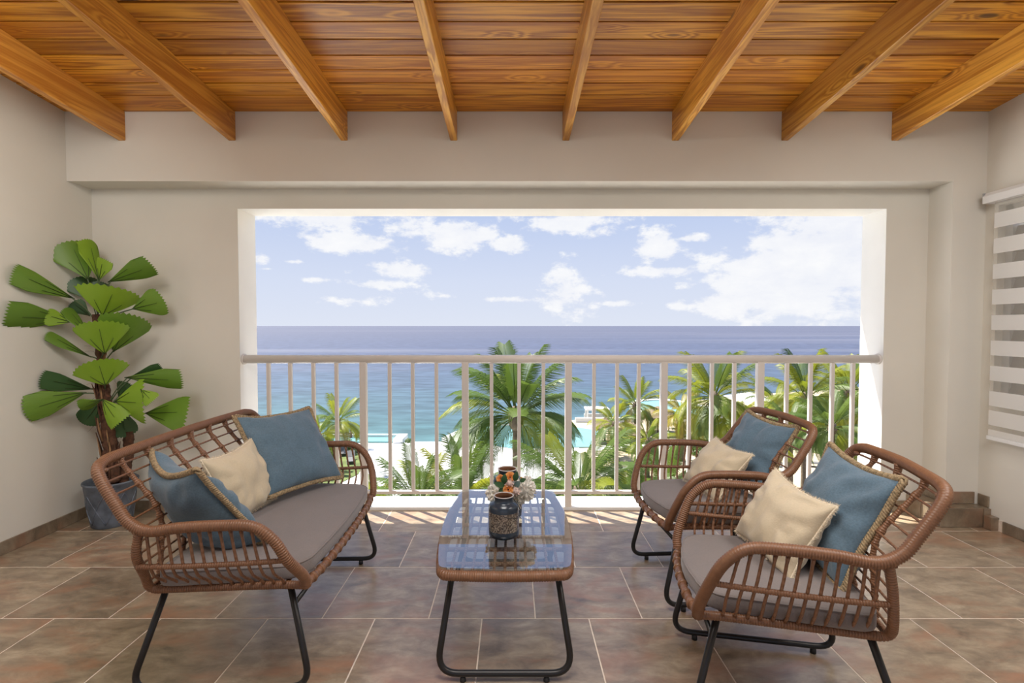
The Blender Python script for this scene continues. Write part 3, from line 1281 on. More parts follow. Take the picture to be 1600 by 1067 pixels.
# ================================================================== FURNITURE
def seat_unit(kind, hw, n_ribs, n_seat):
    """rattan seat, local +Y is the front. hw: half widths (seat rail, arm, back top, foot)"""
    wb_, wa_, wt_, wf_ = hw
    Az, Bz, Cz, Dz, Fz = .408, .398, .652, .872, .668
    root = empty(kind)
    # main wrapped loop: seat corner - arm - back - arm - seat corner
    half = [(wb_ - .004, .300, Az - .012), (wb_ + .020, .300, Az + .035), (wa_ - .022, .272, Az + .125), (wa_ - .004, .232, Az + .205), (wa_, .165, Fz - .004),
            (wa_, .06, Fz + .002), (wa_, -.08, Fz - .004), (wa_ - .001, -.19, Cz), (wa_ - .006, -.262, Cz + .028), (wa_ - .014, -.315, Cz + .095),
            (wa_ - .024, -.362, Dz - .060), (wa_ - .042, -.392, Dz - .018), (wa_ - .085, -.405, Dz), (wa_ - .17, -.410, Dz + .006)]
    path = half + [(0, -.416, Dz + .010)] + [(-x, y, z) for x, y, z in reversed(half)]
    wrapped(path, .0190, .0085, 10).build('arm_and_back_frame', M['cane'], root)

    def back_y(z):
        pts = [(.38, -.262), (.52, -.250), (.62, -.246), (.68, -.262), (.75, -.315), (.82, -.372), (.90, -.425)]
        for (a, ya), (b, yb) in zip(pts, pts[1:]):
            if z <= b:
                return ya + (yb - ya) * (z - a) / (b - a)
        return pts[-1][1]

    def back_hw(z):
        pts = [(.38, wb_ + .012), (.45, wb_ + .045), (.55, wa_ - .018), (.66, wa_ - .006), (.75, wa_ - .016), (.82, wa_ - .030), (.87, wa_ - .08)]
        for (a, ya), (b, yb) in zip(pts, pts[1:]):
            if z <= b:
                return ya + (yb - ya) * (z - a) / (b - a)
        return pts[-1][1]

    for s in (-1, 1):
        # rear post and lower side rail in one wrapped bend
        p = [(wa_ - .004, -.228, Cz - .004), (wa_ - .012, -.244, .56), (wb_ + .040, -.256, .46), (wb_ + .014, -.262, Bz + .014), (wb_ + .004, -.245, Bz - .004),
             (wb_ + .002, -.20, Bz - .004), (wb_, 0, Bz), (wb_, .20, Az - .006), (wb_ - .004, .292, Az - .010)]
        wrapped([(s * x, y, z) for x, y, z in p], .0150, .0085, 8).build('side_frame', M['cane'], root)
        # middle rail of the side panel
        zm = .525
        p = [(wa_ - .016, -.246, zm - .004), (wa_ - .010, -.1, zm - .002), (wa_ - .012, .10, zm + .004), (wa_ - .016, .268, zm + .012)]
        wrapped([(s * x, y, z) for x, y, z in p], .0095, .0085, 8).build('middle_rail', M['cane'], root)
        # spindles
        n = 12
        for i in range(n):
            t = (i + .6) / n
            y = -.215 + t * .455
            ytop = -.225 + t * .430
            ztop = Fz - .012 if ytop < .17 else Fz - .012 - (ytop - .17) * .9
            p = [(wb_, y, Az - .004), (wb_ + .028, y, Az + .028), (wa_ - .020, y - .002, .49), (wa_ - .009, (y + ytop) / 2, .56), (wa_ - .004, ytop, ztop)]
            q = spline([(s * a, b, c) for a, b, c in p], .03)
            rr = [.0052] * len(q)
            rr[0] = rr[-1] = .008
            MB().tube(q, rr, 6).build('spindle', M['cane_thin'], root)
    # back: thin rods tied to wrapped ribs
    zs_ = [.432, .474, .516, .558, .600, .642, .684, .726, .768, .810, .846]
    for z in zs_:
        h = back_hw(z) - .004
        y = back_y(z)
        n = 14
        q, rr = [], []
        for i in range(n + 1):
            t = -1 + 2 * i / n
            q.append((h * t, y - .012 * (1 - t * t), z))
            rr.append(.0042)
        q = [(-h, y + .004, z)] + [(-h + .012, y, z)] + [(-h + .024, y - .001, z)] + q[2:-2] + [(h - .024, y - .001, z), (h - .012, y, z), (h, y + .004, z)]
        rr = [.0085, .0095, .0045] + [.0042] * (len(q) - 6) + [.0045, .0095, .0085]
        MB().tube(q, rr, 6).build('back_rod', M['cane_thin'], root)
    for i in range(n_ribs):
        x = -wa_ + (i + 1) * 2 * wa_ / (n_ribs + 1)
        x *= .96
        tt = x / wa_
        dy = -.012 * (1 - tt * tt) - .006
        q = [(x, back_y(z) + dy, z) for z in (.40, .45, .50, .55, .60, .65, .70, .75, .80, .84, Dz + .002)]
        q[-1] = (x, -.410, Dz + .002)
        pts = spline(q, .0105)
        rr = [.0090 + .0035 * (1 if min(abs(p_.z - z) for z in zs_) < .0075 else 0) for p_ in pts]
        rr[-1] = .016
        rr[-2] = .014
        MB().tube(pts, rr, 8).build('back_rib', M['cane'], root)
    # lower back rail
    wrapped([(-wb_ - .004, -.262, Bz), (0, -.268, Bz), (wb_ + .004, -.262, Bz)], .011, .0085, 8).build('rear_rail', M['cane'], root)
    # front rail, bowed, tied with bands
    fp = [(-wb_ + .004, .296, Az - .010), (-wb_ * .6, .316, Az - .008), (0, .324, Az - .006), (wb_ * .6, .316, Az - .008), (wb_ - .004, .296, Az - .010)]
    fr = MB().tube(spline(fp, .03), .0135, 8, flat=1.25).build('front_rail', M['cane_thin'], root)
    q = spline(fp, .062)
    for i in range(1, len(q) - 1):
        d = (q[i + 1] - q[i - 1]).normalized()
        MB().tube([q[i] - d * .005, q[i] + d * .005], .0185, 8, flat=1.15).build('binding', M['cane'], fr)
    # slats below the cushion
    for i in range(n_seat):
        y = -.20 + .42 * i / (n_seat - 1)
        MB().tube([(-wb_, y, Az - .008), (0, y, Az - .014), (wb_, y, Az - .008)], .0075, 6).build('seat_slat', M['cane_thin'], root)
    # cushion
    cushion(root, wb_ + .028, -.235, .296, Az + .002, .062)
    # legs: one bent steel tube on each side, with feet
    for s in (-1, 1):
        xt, xf = wb_ - .018, wf_
        p = [(s * xt, .235, Az - .012), (s * xf, .322, .030), (s * xf, -.335, .030), (s * xt, -.215, Az - .012)]
        lg = MB().tube(fillet(p, .085, 8), .0120, 10).build('leg', M['steel'], root)
        for y in (.225, -.245):
            MB().tube([(s * xf, y, .022), (s * xf, y, 0)], [.011, .012], 10).build('foot', M['rubber'], lg)
    t = .80
    zz = .030 + (Az - .042) * t
    xx = wf_ + (wb_ - .018 - wf_) * t
    yy_ = .322 + (.235 - .322) * t
    MB().tube([(-xx, yy_, zz), (xx, yy_, zz)], .0085, 8).build('cross_brace', M['steel'], root)
    return root


def cushion(root, hw_, y0, y1, z0, th):
    """soft slab with rounded front corners and piping"""
    out = []
    rf_, rb_ = .105, .05

    def arc(cx, cy, r, a0, a1, n=7):
        for i in range(n + 1):
            a = a0 + (a1 - a0) * i / n
            out.append((cx + r * cos(a), cy + r * sin(a)))
    arc(hw_ - .03 - rf_, y1 - rf_, rf_, 0, pi / 2)
    for i in range(1, 6):                       # bowed front edge
        t = i / 6
        x = (hw_ - .03 - rf_) * (1 - 2 * t)
        out.append((x, y1 + .020 * (1 - (1 - 2 * t) ** 2)))
    arc(-hw_ + .03 + rf_, y1 - rf_, rf_, pi / 2, pi)
    arc(-hw_ + rb_, y0 + rb_, rb_, pi, 1.5 * pi)
    arc(hw_ - rb_, y0 + rb_, rb_, 1.5 * pi, 2 * pi)
    n = len(out)
    cy = (y0 + y1) / 2
    vs, fs, uv = [], [], []
    layers = [(-.014, 0), (-.003, .006), (0, .014), (0, th - .014), (-.004, th - .004), (-.014, th), (-.07, th + .006)]
    for (ins, z) in layers:
        for (x, y) in out:
            d = Vector((x, y - cy))
            L_ = d.length
            d2 = d * ((L_ + ins) / L_)
            wob = .0022 * noise.noise(Vector((x * 9, y * 9, z * 9 + hw_)))
            vs.append((d2.x, cy + d2.y, z0 + z + wob))
    for k in range(len(layers) - 1):
        for i in range(n):
            j = (i + 1) % n
            fs.append((k * n + i, k * n + j, (k + 1) * n + j, (k + 1) * n + i))
    top = (len(layers) - 1) * n
    # fill the top with shrinking rings
    for ring in (.66, .36, .12):
        base = len(vs)
        for (x, y) in out:
            d = Vector((x, y - cy)) * ring
            vs.append((d.x, cy + d.y, z0 + th + .009 - .001 * ring + .002 * noise.noise(Vector((d.x * 6, d.y * 6, hw_)))))
        for i in range(n):
            j = (i + 1) % n
            fs.append((top + i, top + j, base + j, base + i))
        top = base
    fs.append(tuple(top + i for i in range(n)))
    fs.append(tuple(reversed(range(n))))
    c = MB().add(vs, fs).build('seat_cushion', M['cushion'], root)
    ring = []
    for (x, y) in out:
        d = Vector((x, y - cy))
        d2 = d * ((d.length - .003) / d.length)
        ring.append((d2.x, cy + d2.y, z0 + th - .005))
    MB().tube(ring, .0034, 5, closed=True).build('piping', M['cushion'], c)


def copy_tree(o, parent=None):
    c = o.copy()
    COL.objects.link(c)
    c.parent = parent
    for ch in [x for x in ALL if x.parent == o]:
        copy_tree(ch, c)
    return c


love = seat_unit('rattan_loveseat', (.490, .600, .50, .512), 7, 5)
tag(love, 'brown rattan two-seat bench with grey cushion beside the potted palm', 'loveseat', 'rattan seating set')
love.location = (-1.076, 2.315, 0)
love.rotation_euler = (0, 0, .0256 - pi / 2)
ch1 = seat_unit('rattan_armchair', (.255, .325, .24, .267), 3, 5)
tag(ch1, 'rattan armchair nearest the viewer, in front of the other armchair', 'armchair', 'rattan seating set')
ch1.location = (.9615, 1.835, 0)
ch1.rotation_euler = (0, 0, 2.9488 - pi / 2)
ALL = list(bpy.data.objects)
ch2 = copy_tree(ch1)
tag(ch2, 'rattan armchair farther back, close to the balcony railing', 'armchair', 'rattan seating set')
ch2.location = (1.0255, 2.637, 0)
ch2.rotation_euler = (0, 0, 3.2037 - pi / 2)


# ------------------------------------------------------------------ pillows
def pillow(name, label, mat, trim, c, r, u, size, th, seed, group, fold=0.0):
    rr_, uu = Vector(r).normalized(), Vector(u)
    uu = (uu - rr_ * uu.dot(rr_)).normalized()
    nn = rr_.cross(uu)
    mtx = Matrix((rr_, uu, nn)).transposed().to_4x4()
    mtx.translation = Vector(c)
    a, b = size[0] / 2, size[1] / 2
    n = 30

    def outline(s, t):
        k1 = 1 - .075 * (1 - t * t) * abs(s)
        k2 = 1 - .075 * (1 - s * s) * abs(t)
        x, y = a * s * k1, b * t * k2
        z = fold * (s * s - .35) * .06 + .012 * noise.noise(Vector((s * 1.1, t * 1.1, seed)))
        y -= .012 * (1 - s * s) * (1 if t > 0 else 0) * t
        return x, y, z
    vs, fs = [], []
    for side in (1, -1):
        for i in range(n + 1):
            for j in range(n + 1):
                s, t = -1 + 2 * i / n, -1 + 2 * j / n
                # denser near the border
                s, t = sin(s * pi / 2), sin(t * pi / 2)
                x, y, z = outline(s, t)
                e = max(0, (1 - s ** 2)) * max(0, (1 - t ** 2))
                h = th / 2 * (e ** .42) * (1 + .10 * (-t) * (1 - t * t) * 1.4)
                # creases running in from the corners and borders
                w = noise.noise(Vector((s * 2.1 + seed, t * 2.1, side * 3.0)))
                rad = max(abs(s), abs(t))
                ang = atan2(t, s)
                cre = sin(ang * 11 + 3 * w + seed) * .0065 * (rad ** 2) * (e ** .3) + .006 * w * e ** .3
                cre += .008 * (e ** .25) * noise.noise(Vector((s * 4 + seed, t * 1.6 - s, side)))
                vs.append((x, y, z + side * h + 1.9 * cre * side))
    m_ = (n + 1) * (n + 1)
    for side in (0, 1):
        for i in range(n):
            for j in range(n):
                q = [side * m_ + i * (n + 1) + j, side * m_ + (i + 1) * (n + 1) + j, side * m_ + (i + 1) * (n + 1) + j + 1, side * m_ + i * (n + 1) + j + 1]
                fs.append(tuple(q) if side == 0 else tuple(reversed(q)))
    root = MB().add(vs, fs).build(name, mat)
    bm = bmesh.new()
    bm.from_mesh(root.data)
    bmesh.ops.remove_doubles(bm, verts=bm.verts, dist=.0006)
    bm.to_mesh(root.data)
    bm.free()
    root.data.polygons.foreach_set('use_smooth', [True] * len(root.data.polygons))
    root.matrix_world = mtx
    tag(root, label, 'cushion', group)
    # border curve
    per = []
    K = 40
    for (s0, t0, s1, t1) in ((-1, -1, 1, -1), (1, -1, 1, 1), (1, 1, -1, 1), (-1, 1, -1, -1)):
        for i in range(K):
            f = i / K
            x, y, z = outline(s0 + (s1 - s0) * f, t0 + (t1 - t0) * f)
            per.append(Vector((x, y, z)))
    rnd = random.Random(seed)
    n_ = len(per)
    if trim == 'jute':
        mb = MB()
        dense = []
        for i in range(n_):
            p, q = per[i], per[(i + 1) % n_]
            for k in range(3):
                dense.append(p.lerp(q, k / 3))
        N_ = len(dense)
        for phs in (0, 2.094, 4.189):
            pts = []
            for i, p in enumerate(dense):
                t_ = (dense[(i + 1) % N_] - dense[i - 1]).normalized()
                o_ = Vector((t_.y, -t_.x, 0))
                an = 2 * pi * i / 8.0 + phs
                pts.append(p + o_ * (.006 + .0085 * cos(an)) + Vector((0, 0, .0065 * sin(an))))
            mb.tube(pts, .0056, 5, closed=True)
        for i in range(N_):        # frayed ends
            t_ = (dense[(i + 1) % N_] - dense[i - 1]).normalized()
            o_ = Vector((t_.y, -t_.x, 0))
            for k in range(2):
                b0 = dense[i] + o_ * .008 + t_ * rnd.uniform(-.003, .003)
                tip = b0 + o_ * rnd.uniform(.006, .014) + t_ * rnd.uniform(-.006, .006) + Vector((0, 0, rnd.uniform(-.007, .007)))
                mb.add([b0 - t_ * .0012, b0 + t_ * .0012, tip], [(0, 1, 2)])
        mb.build('braided_trim', M['jute'], root)
    else:
        mb = MB()
        for i in range(n_):
            t_ = (per[(i + 1) % n_] - per[i - 1]).normalized()
            o_ = Vector((t_.y, -t_.x, 0))
            for k in range(9):
                b0 = per[i] - o_ * .003 + t_ * rnd.uniform(-.006, .006)
                tip = b0 + o_ * rnd.uniform(.009, .019) + t_ * rnd.uniform(-.008, .008) + Vector((0, 0, rnd.uniform(-.007, .007)))
                mb.add([b0 - t_ * .0016, b0 + t_ * .0016, tip], [(0, 1, 2)])
        mb.tube(per, .0045, 5, closed=True)
        mb.build('frayed_trim', M['fray'], root)
    return root


PG = 'pillows on the rattan seats'
pillow('throw_pillow', 'blue jute-edged pillow standing at the far end of the loveseat', M['blue'], 'jute', (-1.190, 2.68, .702), (.478, .877, -.046), (-.52, .325, .79), (.455, .455), .17, 3, PG)
pillow('throw_pillow', 'small cream pillow in the middle of the loveseat', M['cream'], 'fray', (-1.275, 2.345, .632), (.125, .991, .05), (-.383, .002, .924), (.345, .325), .15, 11, PG)
pillow('throw_pillow', 'blue jute-edged pillow slumped against the near arm of the loveseat', M['blue'], 'jute', (-1.245, 1.985, .655), (-.80, .58, .02), (-.34, -.465, .81), (.42, .42), .18, 5, PG, .9)
pillow('throw_pillow', 'blue jute-edged pillow in the armchair nearest the viewer', M['blue'], 'jute', (1.205, 1.85, .672), (-.059, -.997, -.044), (.417, -.065, .906), (.417, .417), .16, 8, PG)
pillow('throw_pillow', 'small cream pillow in the armchair nearest the viewer', M['cream'], 'fray', (1.03, 1.895, .618), (.097, -.991, -.096), (.498, -.035, .866), (.347, .308), .15, 14, PG)
pillow('throw_pillow', 'blue jute-edged pillow in the armchair by the railing', M['blue'], 'jute', (1.30, 2.68, .690), (.2, -.98, -.05), (.48, .08, .87), (.385, .385), .15, 21, PG)
pillow('throw_pillow', 'small cream pillow in the armchair by the railing', M['cream'], 'fray', (1.085, 2.65, .605), (.132, -.991, -.029), (.619, .06, .783), (.345, .300), .14, 27, PG)

# ------------------------------------------------------------------ coffee table
TZ = .440
YT0, YT1 = at_z(790, 888, TZ).y, at_z(790, 764, TZ).y
tcx, tcy = -.028, (YT0 + YT1) / 2
tb = empty('coffee_table', (tcx, tcy, 0))
tag(tb, 'rattan coffee table with bowed glass top on black steel loops', 'table')
tl = (YT1 - YT0) / 2


def barrel(half_w, half_l, bow, endbow, n=36, rc=.03):
    """outline with bowed sides and gently curved ends"""
    pts = []
    for i in range(n + 1):
        t = -1 + 2 * i / n
        pts.append((half_w + bow * (1 - t * t), half_l * t))
    for i in range(1, n):
        t = 1 - 2 * i / n
        pts.append((half_w * t, half_l + endbow * (1 - t * t)))
    for i in range(n + 1):
        t = 1 - 2 * i / n
        pts.append((-half_w - bow * (1 - t * t), half_l * t))
    for i in range(1, n):
        t = -1 + 2 * i / n
        pts.append((half_w * t, -half_l - endbow * (1 - t * t)))
    # soften corners
    P = [Vector((x, y)) for x, y in pts]
    for _ in range(2):
        P = [(P[i - 1] + P[i] * 2 + P[(i + 1) % len(P)]) / 4 for i in range(len(P))]
    return P


ol = barrel(.252, tl - .010, .040, .014)
n_ = len(ol)
vs = [(p.x, p.y, TZ - .006) for p in ol] + [(p.x, p.y, TZ) for p in ol]
fs = [tuple(reversed(range(n_))), tuple(range(n_, 2 * n_))] + [(i, (i + 1) % n_, n_ + (i + 1) % n_, n_ + i) for i in range(n_)]
MB().add(vs, fs).build('glass_top', M['glass'], tb, smooth=False)
fo = barrel(.241, tl - .010, .038, .012)
mb = MB()
path = [Vector((p.x, p.y, TZ - .030)) for p in fo]
dense = []
for i in range(n_):
    p, q = path[i], path[(i + 1) % n_]
    m_ = max(1, int(round((q - p).length / .003)))
    for k in range(m_):
        dense.append(p.lerp(q, k / m_))
rr = [.021 * (.94, 1.03, 1.03)[i % 3] for i in range(len(dense))]
mb.tube(dense, rr, 10, closed=True, flat=.95)
mb.build('rattan_rim', M['cane'], tb)


def half_w_at(y):
    t = y / tl
    return .246 + .038 * (1 - t * t)


for i in range(13):
    x = -.252 + .504 * i / 12
    yl = tl - .03 if abs(x) < .24 else tl - .10
    p = [(x, -yl, TZ - .036), (x, 0, TZ - .036), (x, yl, TZ - .036)]
    MB().tube(spline(p, .06), .0062, 6).build('table_spindle', M['cane_thin'], tb)
for i in range(6):
    y = -tl + .13 + (2 * tl - .26) * i / 5
    h = half_w_at(y) - .012
    pts = spline([(-h, y, TZ - .046), (0, y, TZ - .046), (h, y, TZ - .046)], .0105)
    rr = [.0095 + .004 * (1 if min(abs(p_.x - (-.252 + .042 * k)) for k in range(13)) < .0075 else 0) for p_ in pts]
    MB().tube(pts, rr, 8).build('cross_rib', M['cane'], tb)
for s in (-1, 1):
    yt, yf = s * (tl - .06), s * (tl - .005)
    p = [(-.205, yt, TZ - .042), (-.262, yf, .030), (.262, yf, .030), (.205, yt, TZ - .042)]
    lg = MB().tube(fillet(p, .085, 8), .0125, 10).build('leg_loop', M['steel'], tb)
    for x in (-.16, .16):
        MB().tube([(x, yf, .02), (x, yf, .006), (x, yf, 0)], [.008, .012, .012], 10).build('foot', M['rubber'], lg)
for x in (-.19, .19):
    MB().tube([(x, -(tl - .07), TZ - .062), (x, tl - .07, TZ - .062)], .009, 8).build('under_bar', M['steel'], tb)


# ------------------------------------------------------------------ vases and flowers
def vase(name, label, loc, R_, H_, band, wire):
    r = empty(name, loc)
    tag(r, label, 'vase')
    k = H_
    MB().lathe([(R_ * .70, 0), (R_ * .86, .012 * k / .18), (R_ * .97, .05 * k), (R_, .14 * k), (R_, .20 * k)], 32).build('base', M['navy'], r)
    MB().lathe([(R_, .20 * k), (R_ * 1.006, .24 * k), (R_ * 1.006, .60 * k), (R_, .64 * k)], 40).build('patterned_band', band, r)
    MB().lathe([(R_, .64 * k), (R_ * 1.0, .74 * k), (R_ * .93, .80 * k), (R_ * .72, .835 * k), (R_ * .64, .86 * k), (R_ * .63, .93 * k), (R_ * .66, .985 * k)], 32).build('shoulder', M['navy'], r)
    MB().lathe([(R_ * .66, .985 * k), (R_ * .67, k), (R_ * .60, k), (R_ * .58, .985 * k)], 32).build('rim', M['rim'], r)
    MB().lathe([(R_ * .58, .985 * k), (R_ * .57, .86 * k), (R_ * .80, .78 * k), (R_ * .80, .4 * k), (0, .39 * k)], 32).build('inside', M['terracotta'], r)
    if wire:
        p = [(R_ * .66, -.01, .90 * k), (R_ * .95, -.03, .80 * k), (R_ * 1.07, -.035, .66 * k), (R_ * .80, -.055, .56 * k), (R_ * .30, -R_ * .98, .57 * k), (R_ * -.05, -R_ * 1.03, .62 * k)]
        MB().tube(spline(p, .006), .0014, 5).build('wire_handle', M['steel'], r)
    return r


v1 = at_z(788, 842, TZ)
v1y = v1.y
vase('stoneware_vase', 'dark navy stoneware vase with speckled metallic band on the glass table', (at_z(787, 842, TZ).x, v1y + .03, TZ), .0665, .182, M['mosaic'], True)
v2 = at_z(796, 812, TZ)
VX, VY = -.022, v2.y + .04
vase('striped_vase', 'dark and cream striped vase behind the navy vase, holding the bouquet', (VX, VY, TZ), .070, .235, M['stripe'], False)


def rose(mat, parent, c, r_, face, seed, name):
    """whorls of cupped petals"""
    rnd = random.Random(seed)
    q = Vector(face).normalized().to_track_quat('Z', 'Y')
    mb = MB()
    for (k, n_p, tilt) in ((.30, 3, 1.45), (.55, 4, 1.2), (.80, 5, .85), (1.0, 6, .45)):
        for i in range(n_p):
            a = 2 * pi * i / n_p + k * 5 + rnd.uniform(-.2, .2)
            vs = []
            for iv in range(4):
                t = iv / 3
                for iu in range(4):
                    s = -1 + 2 * iu / 3
                    w = .75 * r_ * k * sin(pi * (.18 + .72 * t)) * s
                    out = r_ * (.12 + k * .9 * t * cos(tilt * (1 - .25 * t)))
                    up_ = r_ * (t * sin(tilt) * (.55 + .4 * k)) - r_ * .3 * s * s * .3
                    loc_ = Vector((out * cos(a) - w * sin(a), out * sin(a) + w * cos(a), up_))
                    vs.append(Vector(c) + q @ loc_)
            fs = [(iv * 4 + iu, iv * 4 + iu + 1, iv * 4 + iu + 5, iv * 4 + iu + 4) for iv in range(3) for iu in range(3)]
            mb.add(vs, fs)
    return mb.build(name, mat, parent)


def pompon(mat, parent, c, r_, seed, name, n_p=150):
    rnd = random.Random(seed)
    mb = MB()
    mb.ball((c[0], c[1], c[2]), r_ * .7, r_ * .7, r_ * .7, 10, 7)
    for i in range(n_p):
        z = 1 - 2 * (i + .5) / n_p
        a = i * 2.39996
        d = Vector((sqrt(1 - z * z) * cos(a), sqrt(1 - z * z) * sin(a), z))
        t = d.orthogonal().normalized()
        t = Matrix.Rotation(rnd.uniform(0, 6.28), 3, d) @ t
        b = d.cross(t)
        L_ = r_ * rnd.uniform(.9, 1.15)
        w = r_ * .17
        p0 = Vector(c) + d * r_ * .55
        p1 = Vector(c) + d * L_ * .92 + t * r_ * .06
        p2 = Vector(c) + d * L_ + t * r_ * .22
        mb.add([p0 - b * w * .5, p0 + b * w * .5, p1 + b * w, p2, p1 - b * w], [(0, 1, 2, 4), (4, 2, 3)])
    return mb.build(name, mat, parent)


def small_leaf(mat, parent, b0, tip, w, name='leaf', nrm=(0, -1, .3)):
    b0, tip = Vector(b0), Vector(tip)
    ax = tip - b0
    L_ = ax.length
    ax.normalize()
    sd = ax.cross(Vector(nrm)).normalized()
    up_ = sd.cross(ax).normalized()
    vs, fs = [], []
    n = 8
    for i in range(n + 1):
        t = i / n
        ww = w * sin(pi * min(1, t ** .8)) ** .8
        mid = b0 + ax * L_ * t - up_ * (.25 * L_ * (t - .5) ** 2)
        vs += [mid - sd * ww + up_ * ww * .25, mid, mid + sd * ww + up_ * ww * .25]
    for i in range(n):
        fs += [(3 * i, 3 * i + 1, 3 * i + 4, 3 * i + 3), (3 * i + 1, 3 * i + 2, 3 * i + 5, 3 * i + 4)]
    return MB().add(vs, fs).build(name, mat, parent)


bq = empty('flower_bouquet', (VX, VY, TZ + .20))
tag(bq, 'small bouquet of white, pink and orange flowers in the striped vase', 'flowers')
FYD = VY - .085


def fp(u, v, dy=0.0):
    p = at_y(u, v, FYD + dy)
    return p - Vector((VX, VY, TZ + .20))


pompon(M['petal_white'], bq, fp(775, 770, .02), .046, 1, 'white_bloom')
pompon(M['petal_white'], bq, fp(820, 764, .02), .056, 2, 'white_bloom')
pompon(M['petal_white'], bq, fp(812, 777, .02), .032, 3, 'white_bloom', 110)
rose(M['petal_orange'], bq, fp(794, 765, -.034), .024, (-.1, -1, .3), 4, 'orange_rose')
rose(M['petal_orange'], bq, fp(797, 746, .0), .026, (.1, -1, .6), 5, 'orange_rose')
rose(M['petal_orange'], bq, fp(782, 748, .02), .020, (-.3, -1, .6), 15, 'orange_rose')
pompon(M['petal_pink'], bq, fp(796, 755, -.030), .022, 6, 'pink_bud', 26)
pompon(M['petal_pink'], bq, fp(806, 767, -.034), .024, 7, 'pink_bud', 26)
pompon(M['petal_blue'], bq, fp(775, 746, .03), .013, 8, 'blue_filler', 30)
for i in range(16):
    p = fp(RND.uniform(800, 822), RND.uniform(744, 782), RND.uniform(-.01, .03))
    MB().ball(p, .0055, .0055, .0055, 6, 4).build('berry', M['berry'], bq)
for (a, b_, w, mt) in (((789, 760), (771, 754), .014, 'dark_leaf'), ((787, 756), (789, 740), .015, 'dark_leaf'), ((789, 762), (779, 768), .012, 'dark_leaf'),
                       ((804, 752), (808, 736), .014, 'dark_leaf'), ((812, 752), (822, 748), .010, 'dark_leaf'), ((804, 760), (813, 752), .014, 'grey_leaf'),
                       ((790, 765), (788, 776), .010, 'dark_leaf')):
    small_leaf(M[mt], bq, fp(*a, -.03), fp(*b_, -.035), w)
for i in range(5):
    MB().tube([(RND.uniform(-.02, .02), RND.uniform(-.02, .02), -.09), (RND.uniform(-.02, .02), RND.uniform(-.03, .0), .03), (fp(796, 762).x + RND.uniform(-.03, .03), fp(796, 762).y + .02, fp(796, 762).z)], .0022, 5).build('stem', M['petiole'], bq)

# ------------------------------------------------------------------ potted fan palm
PXc, PYc = at_y(174, 780, 3.42).x, 3.42
pr = empty('zinc_planter', (PXc, PYc, 0))
tag(pr, 'blue-grey embossed zinc planter in the left corner', 'planter')
PK = .76
prof = [(.142, 0), (.150, .006), (.158, .05), (.178, .16), (.198, .285), (.205, .292), (.208, .300), (.205, .307), (.196, .305), (.190, .28), (.172, .25)]
prof = [(a * PK, b) for a, b in prof]
seg = 48
mb = MB()
mb.lathe(prof, seg)
mb.build('pot', M['zinc'], pr)
for k in range(8):       # embossed lattice
    for s in (-1, 1):
        pts = []
        for i in range(13):
            t = i / 12
            z = .03 + .20 * t
            r_ = .154 + (.187 - .154) * ((z - .03) / .20) + .0015
            r_ *= PK
            a = 2 * pi * k / 8 + s * (t - .5) * .78
            pts.append((r_ * cos(a), r_ * sin(a), z))
        MB().tube(pts, .0045, 5).build('embossed_rib', M['zinc'], pr)
MB().lathe([(.0, .255), (.07, .262), (.132, .258)], 24).build('soil', M['soil'], pr)

pp = empty('fan_palm', (PXc, PYc, .26))
tag(pp, 'tall artificial fan palm with pleated bright green leaves in the zinc planter', 'plant')
PO = Vector((PXc, PYc, .26))


def zp(zx, zy, y):
    """point of the plant from a detail of the view"""
    u = zx / 2.135
    y = min(y, (-XL - .03) * FPX / (800 - u), YB - .03)      # leaves stay in front of the walls
    return at_y(u, 360 + zy / 2.135, y) - PO


YT = PYc


def trunk(name, pts, r0, r1, mat, seed):
    rnd = random.Random(seed)
    p = spline(pts, .012)
    rr = [r0 + (r1 - r0) * i / len(p) + rnd.uniform(-.004, .005) for i in range(len(p))]
    return MB().tube(p, rr, 9).build(name, mat, pp)


t1p = [zp(372, 840, YT - .03), zp(368, 720, YT - .03), zp(352, 600, YT - .02), zp(345, 520, YT), zp(338, 430, YT), zp(326, 340, YT), zp(322, 280, YT)]
t1 = trunk('trunk', t1p, .050, .022, M['bark'], 1)
t2p = [zp(408, 840, YT + .04), zp(424, 760, YT + .05), zp(430, 670, YT + .05)]
trunk('trunk', t2p, .036, .030, M['bark'], 2)
rnd = random.Random(4)
for i in range(26):      # old leaf sheaths up the trunk
    t = rnd.random() ** 1.3
    P_ = spline(t1p, .01)
    k = int(t * (len(P_) - 30))
    a = rnd.uniform(-2.6, .2)
    off = Vector((cos(a), sin(a), 0))
    r_ = .050 - .026 * t
    b0 = P_[k] + off * r_ * .9
    b1 = P_[min(len(P_) - 1, k + 9)] + off * (r_ + .010)
    b2 = P_[min(len(P_) - 1, k + rnd.randint(13, 20))] + off * (r_ + rnd.uniform(.008, .028))
    MB().tube([b0, b1, b2], [.013, .011, .003], 5, flat=.35).build('leaf_sheath', M['bark_pale' if rnd.random() < .4 else 'bark'], pp)
for i in range(22):      # loose fibres
    k = rnd.randint(40, len(P_) - 5)
    b0 = P_[k]
    d = Vector((rnd.uniform(-.14, .14), rnd.uniform(-.1, .02), rnd.uniform(-.10, .05)))
    MB().tube(spline([b0, b0 + d * .5 + Vector((0, 0, .02)), b0 + d], .02), .0007, 3).build('fibre', M['bark'], pp)


